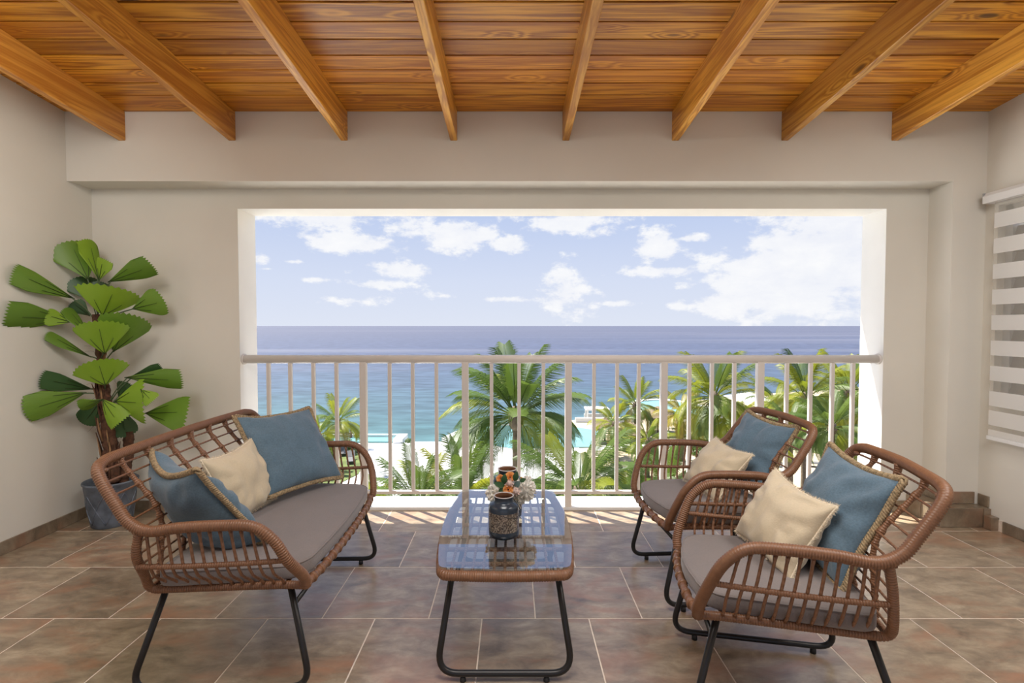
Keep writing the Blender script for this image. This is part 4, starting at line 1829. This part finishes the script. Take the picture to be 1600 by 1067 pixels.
def fan_leaf(base, tip, wid, mat, roll=0.0, cup=.25, y0=0.0, y1=0.0, stem=None, droop=.0):
    """pleated wedge leaf with a toothed outer edge; wid is its full width in the view"""
    B = zp(base[0], base[1], YT + y0)
    T = zp(tip[0], tip[1], YT + y1)
    ax = T - B
    L_ = ax.length
    ax.normalize()
    view = (B + PO - Vector((0, 0, EYE))).normalized()
    sd = ax.cross(view).normalized()
    if roll:
        sd = Matrix.Rotation(roll, 3, ax) @ sd
    nm = sd.cross(ax).normalized()
    if nm.dot(view) > 0:
        nm = -nm
    px_m = L_ / max(20.0, sqrt((tip[0] - base[0]) ** 2 + (tip[1] - base[1]) ** 2))
    W = wid * px_m / 2
    alpha = min(1.45, 1.12 * atan2(W, L_ * .72))
    n, k = 26, 9
    vs, fs = [], []
    for j in range(k + 1):
        t = (j / k)
        for i in range(n + 1):
            s = -1 + 2 * i / n
            ph = s * alpha
            R = L_ * t * (1 - .10 * s * s) * (1 + (.028 if (i % 2 == 0) else -.012) * (t ** 6))
            x = R * sin(ph)
            x = max(-W * 1.02, min(W * 1.02, x)) if abs(x) > W else x
            y = R * cos(ph)
            z = -cup * (x * x) / max(W, .01) + (.0035 if i % 2 else -.0035) * t - droop * L_ * t * t
            vs.append(B + ax * y + sd * x + nm * z)
    for j in range(k):
        for i in range(n):
            fs.append((j * (n + 1) + i, j * (n + 1) + i + 1, (j + 1) * (n + 1) + i + 1, (j + 1) * (n + 1) + i))
    lf = MB().add(vs, fs).build('leaf', mat, pp)
    for i0 in (n // 2, n // 5, n - n // 5):
        q = [Vector(vs[j * (n + 1) + i0]) + nm * .0022 for j in range(0, int(k * (.85 if i0 == n // 2 else .6)) + 1)]
        MB().tube(q, [.0026 * (1 - .7 * i / len(q)) for i in range(len(q))], 4).build('vein', M['vein'], lf)
    if stem is not None:
        S = zp(stem[0], stem[1], YT)
        MB().tube(spline([S, S.lerp(B, .5) + Vector((0, 0, .012)), B + ax * .02], .02), .0042, 5).build('petiole', M['petiole'], pp)


G, D, Mi = M['fan_leaf'], M['fan_leaf_dark'], M['fan_leaf_mid']
LV = [  # base, tip, width, material, roll, cup, depth at base, depth at tip, stem, droop
    ((294, 164), (232, 36), 130, Mi, .25, .25, 0, -.02, (326, 280), 0),
    ((328, 165), (296, 30), 52, G, .5, .5, -.04, .02, (328, 280), 0),
    ((330, 168), (345, 95), 46, G, -.6, .4, -.05, -.09, (328, 280), 0),
    ((360, 172), (508, 118), 72, Mi, .3, .3, -.02, -.02, (330, 270), 0),
    ((248, 228), (44, 140), 74, Mi, .35, .3, -.03, -.10, (318, 300), 0),
    ((232, 298), (20, 285), 84, Mi, -.2, .3, 0, -.04, (315, 330), 0),
    ((238, 306), (150, 282), 74, G, .3, .3, -.08, -.14, (315, 330), 0),
    ((300, 352), (222, 258), 46, Mi, .7, .3, -.05, -.08, (322, 380), 0),
    ((342, 284), (384, 190), 168, G, .2, .45, -.06, -.14, (328, 300), 0),
    ((440, 262), (548, 236), 92, Mi, .2, .2, .04, .04, (335, 310), 0),
    ((350, 412), (326, 303), 138, G, -.2, .4, -.10, -.20, (336, 430), 0),
    ((378, 405), (440, 282), 136, Mi, .3, .25, -.03, -.06, (338, 460), 0),
    ((305, 424), (155, 345), 44, Mi, .5, .3, -.01, -.02, (336, 440), 0),
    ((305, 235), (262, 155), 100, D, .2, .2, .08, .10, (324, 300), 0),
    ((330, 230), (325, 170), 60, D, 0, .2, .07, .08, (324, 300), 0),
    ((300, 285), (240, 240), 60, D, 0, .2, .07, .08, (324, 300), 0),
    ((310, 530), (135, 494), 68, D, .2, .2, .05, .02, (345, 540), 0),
    ((352, 517), (325, 432), 172, G, -.1, .45, -.08, -.16, (348, 540), 0),
    ((288, 540), (80, 602), 112, Mi, -.25, .25, -.05, -.14, (345, 560), 0),
    ((342, 562), (268, 600), 60, Mi, -.6, .4, -.10, -.16, (350, 590), .15),
    ((342, 562), (388, 640), 62, G, .5, .4, -.10, -.18, (350, 590), .1),
    ((385, 570), (476, 575), 96, G, .2, .35, -.08, -.18, (355, 600), 0),
    ((470, 530), (508, 570), 42, G, .2, .35, -.15, -.19, None, 0),
    ((416, 490), (606, 500), 62, Mi, .35, .3, -.02, -.06, (356, 590), 0),
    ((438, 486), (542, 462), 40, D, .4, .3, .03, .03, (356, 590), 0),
    ((484, 610), (624, 606), 98, Mi, -.2, .3, 0, -.05, (360, 640), 0),
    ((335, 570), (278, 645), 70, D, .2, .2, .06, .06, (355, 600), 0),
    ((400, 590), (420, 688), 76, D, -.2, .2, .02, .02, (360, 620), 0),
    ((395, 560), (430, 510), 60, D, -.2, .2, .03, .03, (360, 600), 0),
]
for a in LV:
    fan_leaf(a[0], a[1], a[2], a[3], a[4], a[5], a[6], a[7], a[8], a[9])

# ================================================================== OUTSIDE
GZ = -10.0        # garden and pool terrace
SZ = -14.0        # the sea
sea = MB()
vs = [(-40000, 20, SZ), (40000, 20, SZ), (40000, 45000, SZ), (-40000, 45000, SZ)]
sea.add(vs, [(0, 1, 2, 3)])
tag(sea.build('sea', M['sea'], smooth=False), 'calm blue sea, turquoise near the shore, out to the horizon', kind='structure')


def slab(name, pix, z, th, mat, label, extra=None):
    pts = [at_z(u, v, z) for u, v in pix]
    if extra:
        pts = pts + [Vector((x, y, z)) for x, y in extra]
    n = len(pts)
    vs = [tuple(p) for p in pts] + [(p.x, p.y, z - th) for p in pts]
    fs = [tuple(range(n)), tuple(reversed(range(n, 2 * n)))] + [(i, n + i, n + (i + 1) % n, (i + 1) % n) for i in range(n)]
    bm = bmesh.new()
    me = bpy.data.meshes.new(name)
    me.from_pydata(vs, [], fs)
    me.materials.append(mat)
    bm.from_mesh(me)
    bmesh.ops.recalc_face_normals(bm, faces=bm.faces)
    bm.to_mesh(me)
    bm.free()
    o = bpy.data.objects.new(name, me)
    COL.objects.link(o)
    tag(o, label, kind='structure')
    return o


# pale pool terrace on the left, sand garden on the right
slab('ground_terrace', [(300, 690), (690, 690), (738, 664), (860, 662), (905, 700), (925, 800)], GZ, 6, M['deck'],
     'sunlit white pool terrace below the balcony', [(3, 8), (-60, 8), (-60, 40)])
slab('ground_sand', [(860, 661), (905, 655), (1000, 652), (1060, 628), (1200, 615), (1420, 600)], GZ - .03, 6, M['sand'],
     'pale sand garden with palms beyond the railing', [(110, 90), (110, 8), (2, 8)])
slab('ground_path', [(925, 698), (1000, 692), (1060, 694), (1070, 698), (1000, 697), (930, 704)], GZ + .0, .05, M['deck'], 'curved pale kerb through the sand')
slab('ground_path', [(935, 738), (985, 728), (1010, 728), (985, 733), (940, 744)], GZ + .0, .05, M['deck'], 'short pale kerb through the sand')
slab('planting_bed', [(380, 745), (480, 700), (530, 690), (560, 694), (575, 712), (560, 740), (500, 770)], GZ + .05, .3, M['hedge_ground'], 'planted bed on the left of the pool terrace')

slab('planting_bed', [(1060, 700), (1090, 668), (1140, 648), (1220, 634), (1420, 620), (1420, 700), (1330, 716), (1240, 702), (1150, 712)], GZ + .02, .3, M['hedge_ground'], 'planted bed under the right-hand palms')
slab('planting_bed', [(620, 790), (700, 760), (790, 748), (900, 752), (1010, 742), (1060, 752), (1080, 800), (1080, 860), (620, 860)], GZ + .04, .3, M['hedge_ground'], 'planted bed below the railing')
# infinity pool
ip = empty('infinity_pool', tuple(at_z(580, 686, GZ)))
tag(ip, 'turquoise infinity pool with white rim beyond the loveseat', 'pool')
c0 = Vector(ip.location)
a0, a1 = at_z(500, 692, GZ), at_z(622, 692, GZ)
b1 = at_z(622, 679.5, GZ + .35)
wy0, wy1 = a0.y, b1.y
x0, x1 = a0.x - 3, b1.x
MB().box(x0 - c0.x, x1 - c0.x, wy0 - c0.y, wy1 - c0.y, -1.0, .16).build('water', M['pool_water'], ip, smooth=False)
MB().box(x0 - c0.x, x1 - c0.x + .5, wy1 - c0.y, wy1 - c0.y + .35, -6, .38).build('far_rim', M['deck'], ip, smooth=False)
MB().box(x1 - c0.x, x1 - c0.x + .9, wy0 - c0.y - .2, wy1 - c0.y + .35, -1, .40).build('end_rim', M['deck'], ip, smooth=False)

# lagoon pool behind the big palm
slab('pool_basin', [(742, 690), (748, 666), (860, 662), (935, 672), (925, 698), (800, 700)], GZ + .06, .2, M['pool_water'], 'turquoise pool half hidden behind the big coconut palm')
slab('pool_rim', [(690, 684), (742, 660), (752, 662), (745, 690), (700, 690)], GZ + .25, .5, M['deck'], 'white slanting pool rim left of the big palm')
# round pool far right
rp = empty('round_pool', tuple(at_z(1052, 645, GZ)))
tag(rp, 'round turquoise pool with white rim among the right-hand palms', 'pool')
MB().lathe([(8.6, 0), (8.6, .55), (7.1, .6), (7.1, .3)], 48).build('rim', M['deck'], rp, smooth=False)
MB().lathe([(0, .5), (7.1, .5)], 48).build('water', M['pool_water'], rp)
rp.scale = (.62, 1.05, 1)
# white pergola on the shore
pg_ = empty('white_pergola', tuple(at_z(932, 654, GZ)))
tag(pg_, 'small white pergola on the shore right of the big palm', 'pergola')
for sx in (-1.2, 1.2):
    for sy in (-.8, .8):
        MB().box(sx - .09, sx + .09, sy - .09, sy + .09, 0, 1.15).build('post', M['deck'], pg_, smooth=False)
MB().box(-1.4, 1.4, -1.0, 1.0, 1.15, 1.35).build('roof', M['deck'], pg_, smooth=False)
MB().box(-1.4, 1.4, .85, 1.0, .0, .45).build('back_wall', M['deck'], pg_, smooth=False)
tag(MB().box(-3.5, 3.5, -.2, .2, 0, .5, .03).build('shore_wall', M['deck'], smooth=False, loc=tuple(at_z(945, 659, GZ))), 'low white shore wall in front of the pergola', 'wall')
# white canopies glimpsed between the palms
for (u, v, w, lb) in ((1172, 622, 2.6, 'white canopy roof glimpsed between the right-hand palms'),):
    p = at_z(u, v, GZ + 2.2)
    cn = empty('shade_canopy', (p.x, p.y, GZ))
    tag(cn, lb, 'canopy')
    MB().add([(-w, -w, 2.1), (w, -w, 2.1), (w, w, 2.1), (-w, w, 2.1), (0, 0, 3.0)], [(0, 1, 4), (1, 2, 4), (2, 3, 4), (3, 0, 4), (3, 2, 1, 0)]).build('roof', M['deck'], cn, smooth=False)
    for sx in (-1, 1):
        for sy in (-1, 1):
            MB().tube([(sx * w * .9, sy * w * .9, 0), (sx * w * .9, sy * w * .9, 2.12)], .06, 6).build('pole', M['deck'], cn)


# thatched umbrellas
def palapa(u, v, h, r_, lb):
    p = at_z(u, v, GZ)
    o = empty('thatched_umbrella', (p.x, p.y, GZ))
    tag(o, lb, 'umbrella', 'thatched umbrellas in the sand garden')
    MB().tube([(0, 0, 0), (0, 0, h)], .09, 8).build('pole', M['trunk'], o)
    rnd = random.Random(int(u))
    mb = MB()
    seg = 36
    prof = [(.02, h + .1), (.35 * r_, h - .12), (.7 * r_, h - .45), (r_, h - .85)]
    vs, fs = [], []
    for k, (q, z) in enumerate(prof):
        for i in range(seg):
            a = 2 * pi * i / seg
            rr = q * (1 + (rnd.uniform(-.05, .05) if k else 0))
            vs.append((rr * cos(a), rr * sin(a), z + rnd.uniform(-.05, .05)))
    for k in range(3):
        for i in range(seg):
            j = (i + 1) % seg
            fs.append((k * seg + i, k * seg + j, (k + 1) * seg + j, (k + 1) * seg + i))
    mb.add(vs, fs)
    mb.build('thatch_roof', M['thatch'], o)
    mb = MB()
    for i in range(150):     # ragged skirt
        a = rnd.uniform(0, 2 * pi)
        q = r_ * rnd.uniform(.92, 1.04)
        z = h - .85 + rnd.uniform(-.02, .08)
        d = rnd.uniform(.25, .6)
        w = .05
        mb.add([(q * cos(a - w), q * sin(a - w), z), (q * cos(a + w), q * sin(a + w), z), (q * 1.03 * cos(a), q * 1.03 * sin(a), z - d)], [(0, 1, 2)])
    mb.build('thatch_skirt', M['thatch'], o)


palapa(985, 702, 2.4, 1.45, 'thatched umbrella nearest the balcony, with ragged straw skirt')
palapa(945, 690, 2.3, 1.25, 'thatched umbrella left of the nearest one, under the small palm')
palapa(1028, 676, 2.7, 2.1, 'wide thatched umbrella in front of the round pool')
palapa(1092, 690, 2.5, 1.4, 'thatched umbrella under the palm with coconuts')


# coconut palms
def frond_mesh(name, L_, droop, width, seed, n=66):
    """rachis with two rows of hanging leaflets; base at the origin, grows along +X"""
    rnd = random.Random(seed)
    mb = MB()

    def rp_(t):
        return Vector((L_ * (t - .18 * droop * t ** 3), 0, L_ * (.10 * t - .42 * droop * t ** 2.3)))
    pts = [rp_(i / 10) for i in range(11)]
    mb.tube(pts, [.035 * (1 - .85 * i / 10) for i in range(11)], 4)
    for i in range(n):
        t = .22 + .78 * (i + .5) / n
        p = rp_(t)
        tan = (rp_(min(1, t + .02)) - rp_(t - .02)).normalized()
        ll = width * (sin(pi * min(1, (t - .06) * .98)) ** .55 + .12) * rnd.uniform(.85, 1.1)
        for s in (-1, 1):
            sd = Vector((0, s, 0))
            d1 = (tan * .65 + sd * .75 + Vector((0, 0, .12))).normalized()
            d2 = (tan * .55 + sd * .35 + Vector((0, 0, -.75 - .3 * rnd.random()))).normalized()
            q1 = p + d1 * ll * .45
            q2 = q1 + d2 * ll * .60
            w = .023
            mb.add([p - tan * w * .5, p + tan * w * .5, q1 + tan * w * .8, q1 - tan * w * .5, q2], [(0, 1, 2, 3), (3, 2, 4)])
    me = mb.build(name, M['frond'])
    return me


FR = []
for mt in ('frond', 'frond_deep', 'frond_yellow'):
    row_ = []
    for k, (dr, wd) in enumerate(((.3, .85), (.65, .95), (1.05, 1.0), (1.45, 1.0))):
        o = frond_mesh('frond', 3.0, dr, wd, 10 + k)
        o.data.materials[0] = M[mt]
        row_.append(o.data)
        bpy.data.objects.remove(o)
    FR.append(row_)
trunk_n = [0]


def palm(u, v, dist, rad_px, label, n=17, tone=0, up=.5, ground=None, trunk_r=.15, nuts=False, lean=0.0, seed=0, group='coconut palms outside the railing', name='coconut_palm', low=-.75):
    """crown centre seen at (u, v) at the given distance"""
    rnd = random.Random(seed + int(u))
    c = at_y(u, v, dist)
    gz = GZ if ground is None else ground
    o = empty(name, (c.x + lean, c.y, gz))
    tag(o, label, 'palm', group)
    h = c.z - gz
    top = Vector((-lean, 0, h))
    sc = rad_px * dist / FPX / 2.75
    pts = spline([(0, 0, 0), (-lean * .25, 0, h * .35), (-lean * .7, 0, h * .72), tuple(top)], .5)
    MB().tube(pts, [trunk_r * (1.25 - .55 * i / len(pts)) * (1.04 if i % 2 else .96) for i in range(len(pts))], 8).build('trunk', M['trunk'], o)
    n = int(n * 1.45)
    for i in range(n):
        f = (i + .5) / n
        az = i * 2.39996 + rnd.uniform(-.25, .25)
        pitch = up * 1.35 * (1 - f) + low * f + rnd.uniform(-.12, .12)      # upright in the middle, hanging outside
        k = 0 if f < .22 else (1 if f < .5 else (2 if f < .8 else 3))
        tt = tone
        if rnd.random() < .22:
            tt = 1 - tone if tone < 2 else 0
        if f > .88 and rnd.random() < .6:
            tt = 2
        e = bpy.data.objects.new('frond', FR[tt][k])
        COL.objects.link(e)
        e.parent = o
        e.location = top
        e.rotation_euler = (rnd.uniform(-.3, .3), -pitch, az)
        s_ = sc * rnd.uniform(.88, 1.12)
        e.scale = (s_, s_, s_)
    MB().ball(top + Vector((0, 0, -.05)), .30 * min(1.3, sc), .30 * min(1.3, sc), .48 * min(1.3, sc), 10, 7).build('crown_heart', M['trunk'], o)
    if nuts:
        for i in range(9):
            a = rnd.uniform(0, 6.28)
            MB().ball(top + Vector((.28 * cos(a), .28 * sin(a), -.25 - .2 * rnd.random())), .13, .13, .16, 8, 6).build('coconut', M['coconut'], o)
    return o


palm(806, 652, 24, 118, 'largest coconut palm, rising behind the glass table', 24, 1, .95, trunk_r=.19, seed=3, low=-.45)
palm(528, 660, 46, 44, 'palm beside the infinity pool, seen left above the loveseat', 15, 0, .9, seed=5)
palm(497, 682, 39, 38, 'lower palm left of the infinity pool palm', 14, 0, .8, seed=6)
palm(993, 634, 50, 46, 'palm in front of the round pool, left edge of its crown over the sea', 16, 0, .9, seed=8)
palm(960, 662, 43, 38, 'short palm beside the leftmost thatched umbrella', 15, 0, .9, seed=9)
palm(1116, 622, 34, 78, 'coconut palm with orange nuts, left of the far armchair pillow', 20, 0, .9, nuts=True, seed=10)
palm(1066, 646, 42, 42, 'yellowing palm between the round pool and the coconut-bearing palm', 15, 2, .8, seed=11)
palm(1214, 628, 50, 48, 'dense palm just right of the wide railing post above the far armchair', 16, 0, .7, seed=12)
palm(1258, 622, 34, 68, 'tall slim palm above the far armchair back', 18, 0, 1.0, seed=13)
palm(1325, 612, 43, 70, 'palm against the right-hand jamb of the opening', 18, 0, .9, seed=14)
palm(1300, 668, 23, 66, 'deep green palm below the one at the right-hand jamb', 18, 1, .8, seed=15)
palm(1236, 672, 29, 52, 'mid-height palm right of the far armchair pillow', 16, 1, .8, seed=16)
palm(1358, 640, 52, 60, 'palm half hidden behind the right-hand jamb', 16, 0, .9, seed=17)
palm(1012, 690, 37, 40, 'low palm beneath the wide thatched umbrella', 14, 0, .9, seed=18)
palm(1080, 684, 47, 44, 'low bushy palm under the coconut-bearing palm', 15, 1, .8, seed=19)
palm(1150, 664, 42, 48, 'short palm behind the far armchair pillow', 15, 0, .8, seed=20)
palm(1190, 700, 27, 46, 'low palm behind the back of the far armchair', 14, 0, .9, seed=23)
palm(655, 796, 13.5, 92, 'low palm just below the railing, left of the table', 15, 1, 1.0, seed=24, low=-.2)
palm(722, 792, 18.5, 98, 'palm tops below the railing at the left edge of the table', 16, 1, 1.0, seed=25, low=-.2)
palm(590, 815, 17, 70, 'palm tops below the railing at the front of the loveseat', 13, 0, 1.0, seed=26, low=-.2)
palm(905, 770, 15, 112, 'spreading low palm right of the bouquet', 18, 1, .8, seed=27, low=-.3)
palm(985, 790, 20.5, 84, 'low palm beneath the railing, left of the far armchair', 15, 1, 1.0, seed=28, low=-.2)
palm(1040, 770, 26, 76, 'low palm behind the arm of the far armchair', 15, 1, 1.0, seed=29, low=-.2)


# shrubs
def shrub(u, v, dist_z, r_, label, seed):
    p = at_z(u, v, GZ)
    o = empty('garden_shrub', (p.x, p.y, GZ))
    tag(o, label, 'shrub', 'garden shrubs')
    rnd = random.Random(seed)
    mb = MB()
    for i in range(420):
        d = Vector((rnd.gauss(0, 1), rnd.gauss(0, 1), abs(rnd.gauss(0, 1)))).normalized()
        q = d * r_ * rnd.uniform(.55, 1.0)
        t = d.orthogonal().normalized()
        t = Matrix.Rotation(rnd.uniform(0, 6.28), 3, d) @ t
        b = d.cross(t)
        w = .12 * r_
        mb.add([q, q + t * w + b * w * .5, q + t * w * 2.2 + d * w * .5, q + t * w - b * w * .5], [(0, 1, 2, 3)])
    mb.build('foliage', M['shrub'], o)
    MB().tube([(0, 0, 0), (0, 0, r_ * .7)], .06, 6).build('stem', M['trunk'], o)


for i, (u, v, r_, lb) in enumerate(((500, 722, 1.3, 'round shrub behind the blue pillow of the loveseat'), (455, 742, 1.2, 'shrub hidden mostly by the loveseat pillow'),
                                    (545, 700, .8, 'small shrub at the corner of the infinity pool'), (1100, 712, 1.2, 'shrub below the coconut-bearing palm'),
                                    (1140, 700, 1.3, 'shrub behind the far armchair'), (1050, 716, 1.0, 'small shrub behind the arm of the far armchair'),
                                    (1330, 700, 1.4, 'shrub at the foot of the right-hand palms'), (1290, 640, 2.0, 'big shrub far behind the right-hand palms'),
                                    (1230, 640, 1.8, 'shrub far behind the slim palm'), (1345, 650, 2.0, 'shrub beside the right-hand jamb'),
                                    (639, 691, .45, 'tiny potted cycad at the end of the infinity pool'))):
    shrub(u, v, 0, r_, lb, 40 + i)


# bathers leaning on the far rim of the pool
def bather(u, lb, turn, seed):
    p = at_z(u, 681, GZ + .2)
    me = bpy.data.meshes.new('person')
    vs = [(0, 0, -.35), (0, 0, 0), (0, -.02, .22), (0, -.02, .40), (0, 0, .50), (0, .01, .60), (0, .02, .70),
          (-.18, -.01, .40), (-.26, .08, .22), (-.20, .28, .24), (.18, -.01, .40), (.26, .08, .22), (.20, .28, .24),
          (-.10, -.02, -.40), (.10, -.02, -.40)]
    ed = [(0, 1), (1, 2), (2, 3), (3, 4), (4, 5), (5, 6), (3, 7), (7, 8), (8, 9), (3, 10), (10, 11), (11, 12), (0, 13), (0, 14)]
    me.from_pydata(vs, ed, [])
    o = bpy.data.objects.new('person', me)
    COL.objects.link(o)
    sk = o.modifiers.new('skin', 'SKIN')
    rad = [.15, .135, .15, .13, .06, .09, .085, .07, .05, .04, .07, .05, .04, .09, .09]
    for i, r_ in enumerate(rad):
        me.skin_vertices[0].data[i].radius = (r_, r_ * .8)
    me.skin_vertices[0].data[0].use_root = True
    sb = o.modifiers.new('smooth', 'SUBSURF')
    sb.levels = 1
    sb.render_levels = 1
    me.materials.append(M['skin'])
    o.location = (p.x, wy1 - .30, GZ + .22)
    o.rotation_euler = (0, 0, turn)
    tag(o, lb, 'person')
    MB().ball((0, -.01, .68), .098, .10, .11, 10, 7).build('hair', M['hair'], o)
    return o


bather(551, 'person with dark hair leaning on the far rim of the infinity pool', .25, 1)
bather(561, 'second person beside the dark-haired bather at the pool rim', -.3, 2)


# loungers on the terrace
def lounger(u, v, rot, lb):
    p = at_z(u, v, GZ)
    o = empty('sun_lounger', (p.x, p.y, GZ), rot)
    tag(o, lb, 'lounger', 'loungers on the pool terrace')
    MB().box(-.32, .32, -.95, .45, .26, .32, .01).build('bed', M['lounger'], o, smooth=False)
    vs = [(-.32, .45, .27), (.32, .45, .27), (.32, .95, .72), (-.32, .95, .72), (-.32, .45, .33), (.32, .45, .33), (.32, .92, .77), (-.32, .92, .77)]
    MB().add(vs, [(3, 2, 1, 0), (4, 5, 6, 7), (0, 1, 5, 4), (1, 2, 6, 5), (2, 3, 7, 6), (3, 0, 4, 7)]).build('backrest', M['lounger'], o, smooth=False)
    for sx in (-.28, .28):
        for y in (-.85, .4):
            MB().box(sx - .025, sx + .025, y - .025, y + .025, 0, .27).build('leg', M['deck'], o, smooth=False)


lounger(548, 722, .3, 'dark lounger on the terrace, seen through the far arm of the loveseat')
lounger(537, 710, .3, 'second lounger behind the one seen through the loveseat arm')
lounger(1266, 728, 1.2, 'lounger on the sand behind the far armchair')
lounger(1236, 722, 1.2, 'lounger on the sand left of the slim palm trunk')
bx_ = at_z(590, 746, GZ)
tag(MB().box(-.55, .55, -.5, .5, 0, .62, .03).build('white_plinth', M['deck'], smooth=False, loc=(bx_.x, bx_.y, GZ)), 'white block on the terrace right of the loveseat arm', 'plinth')
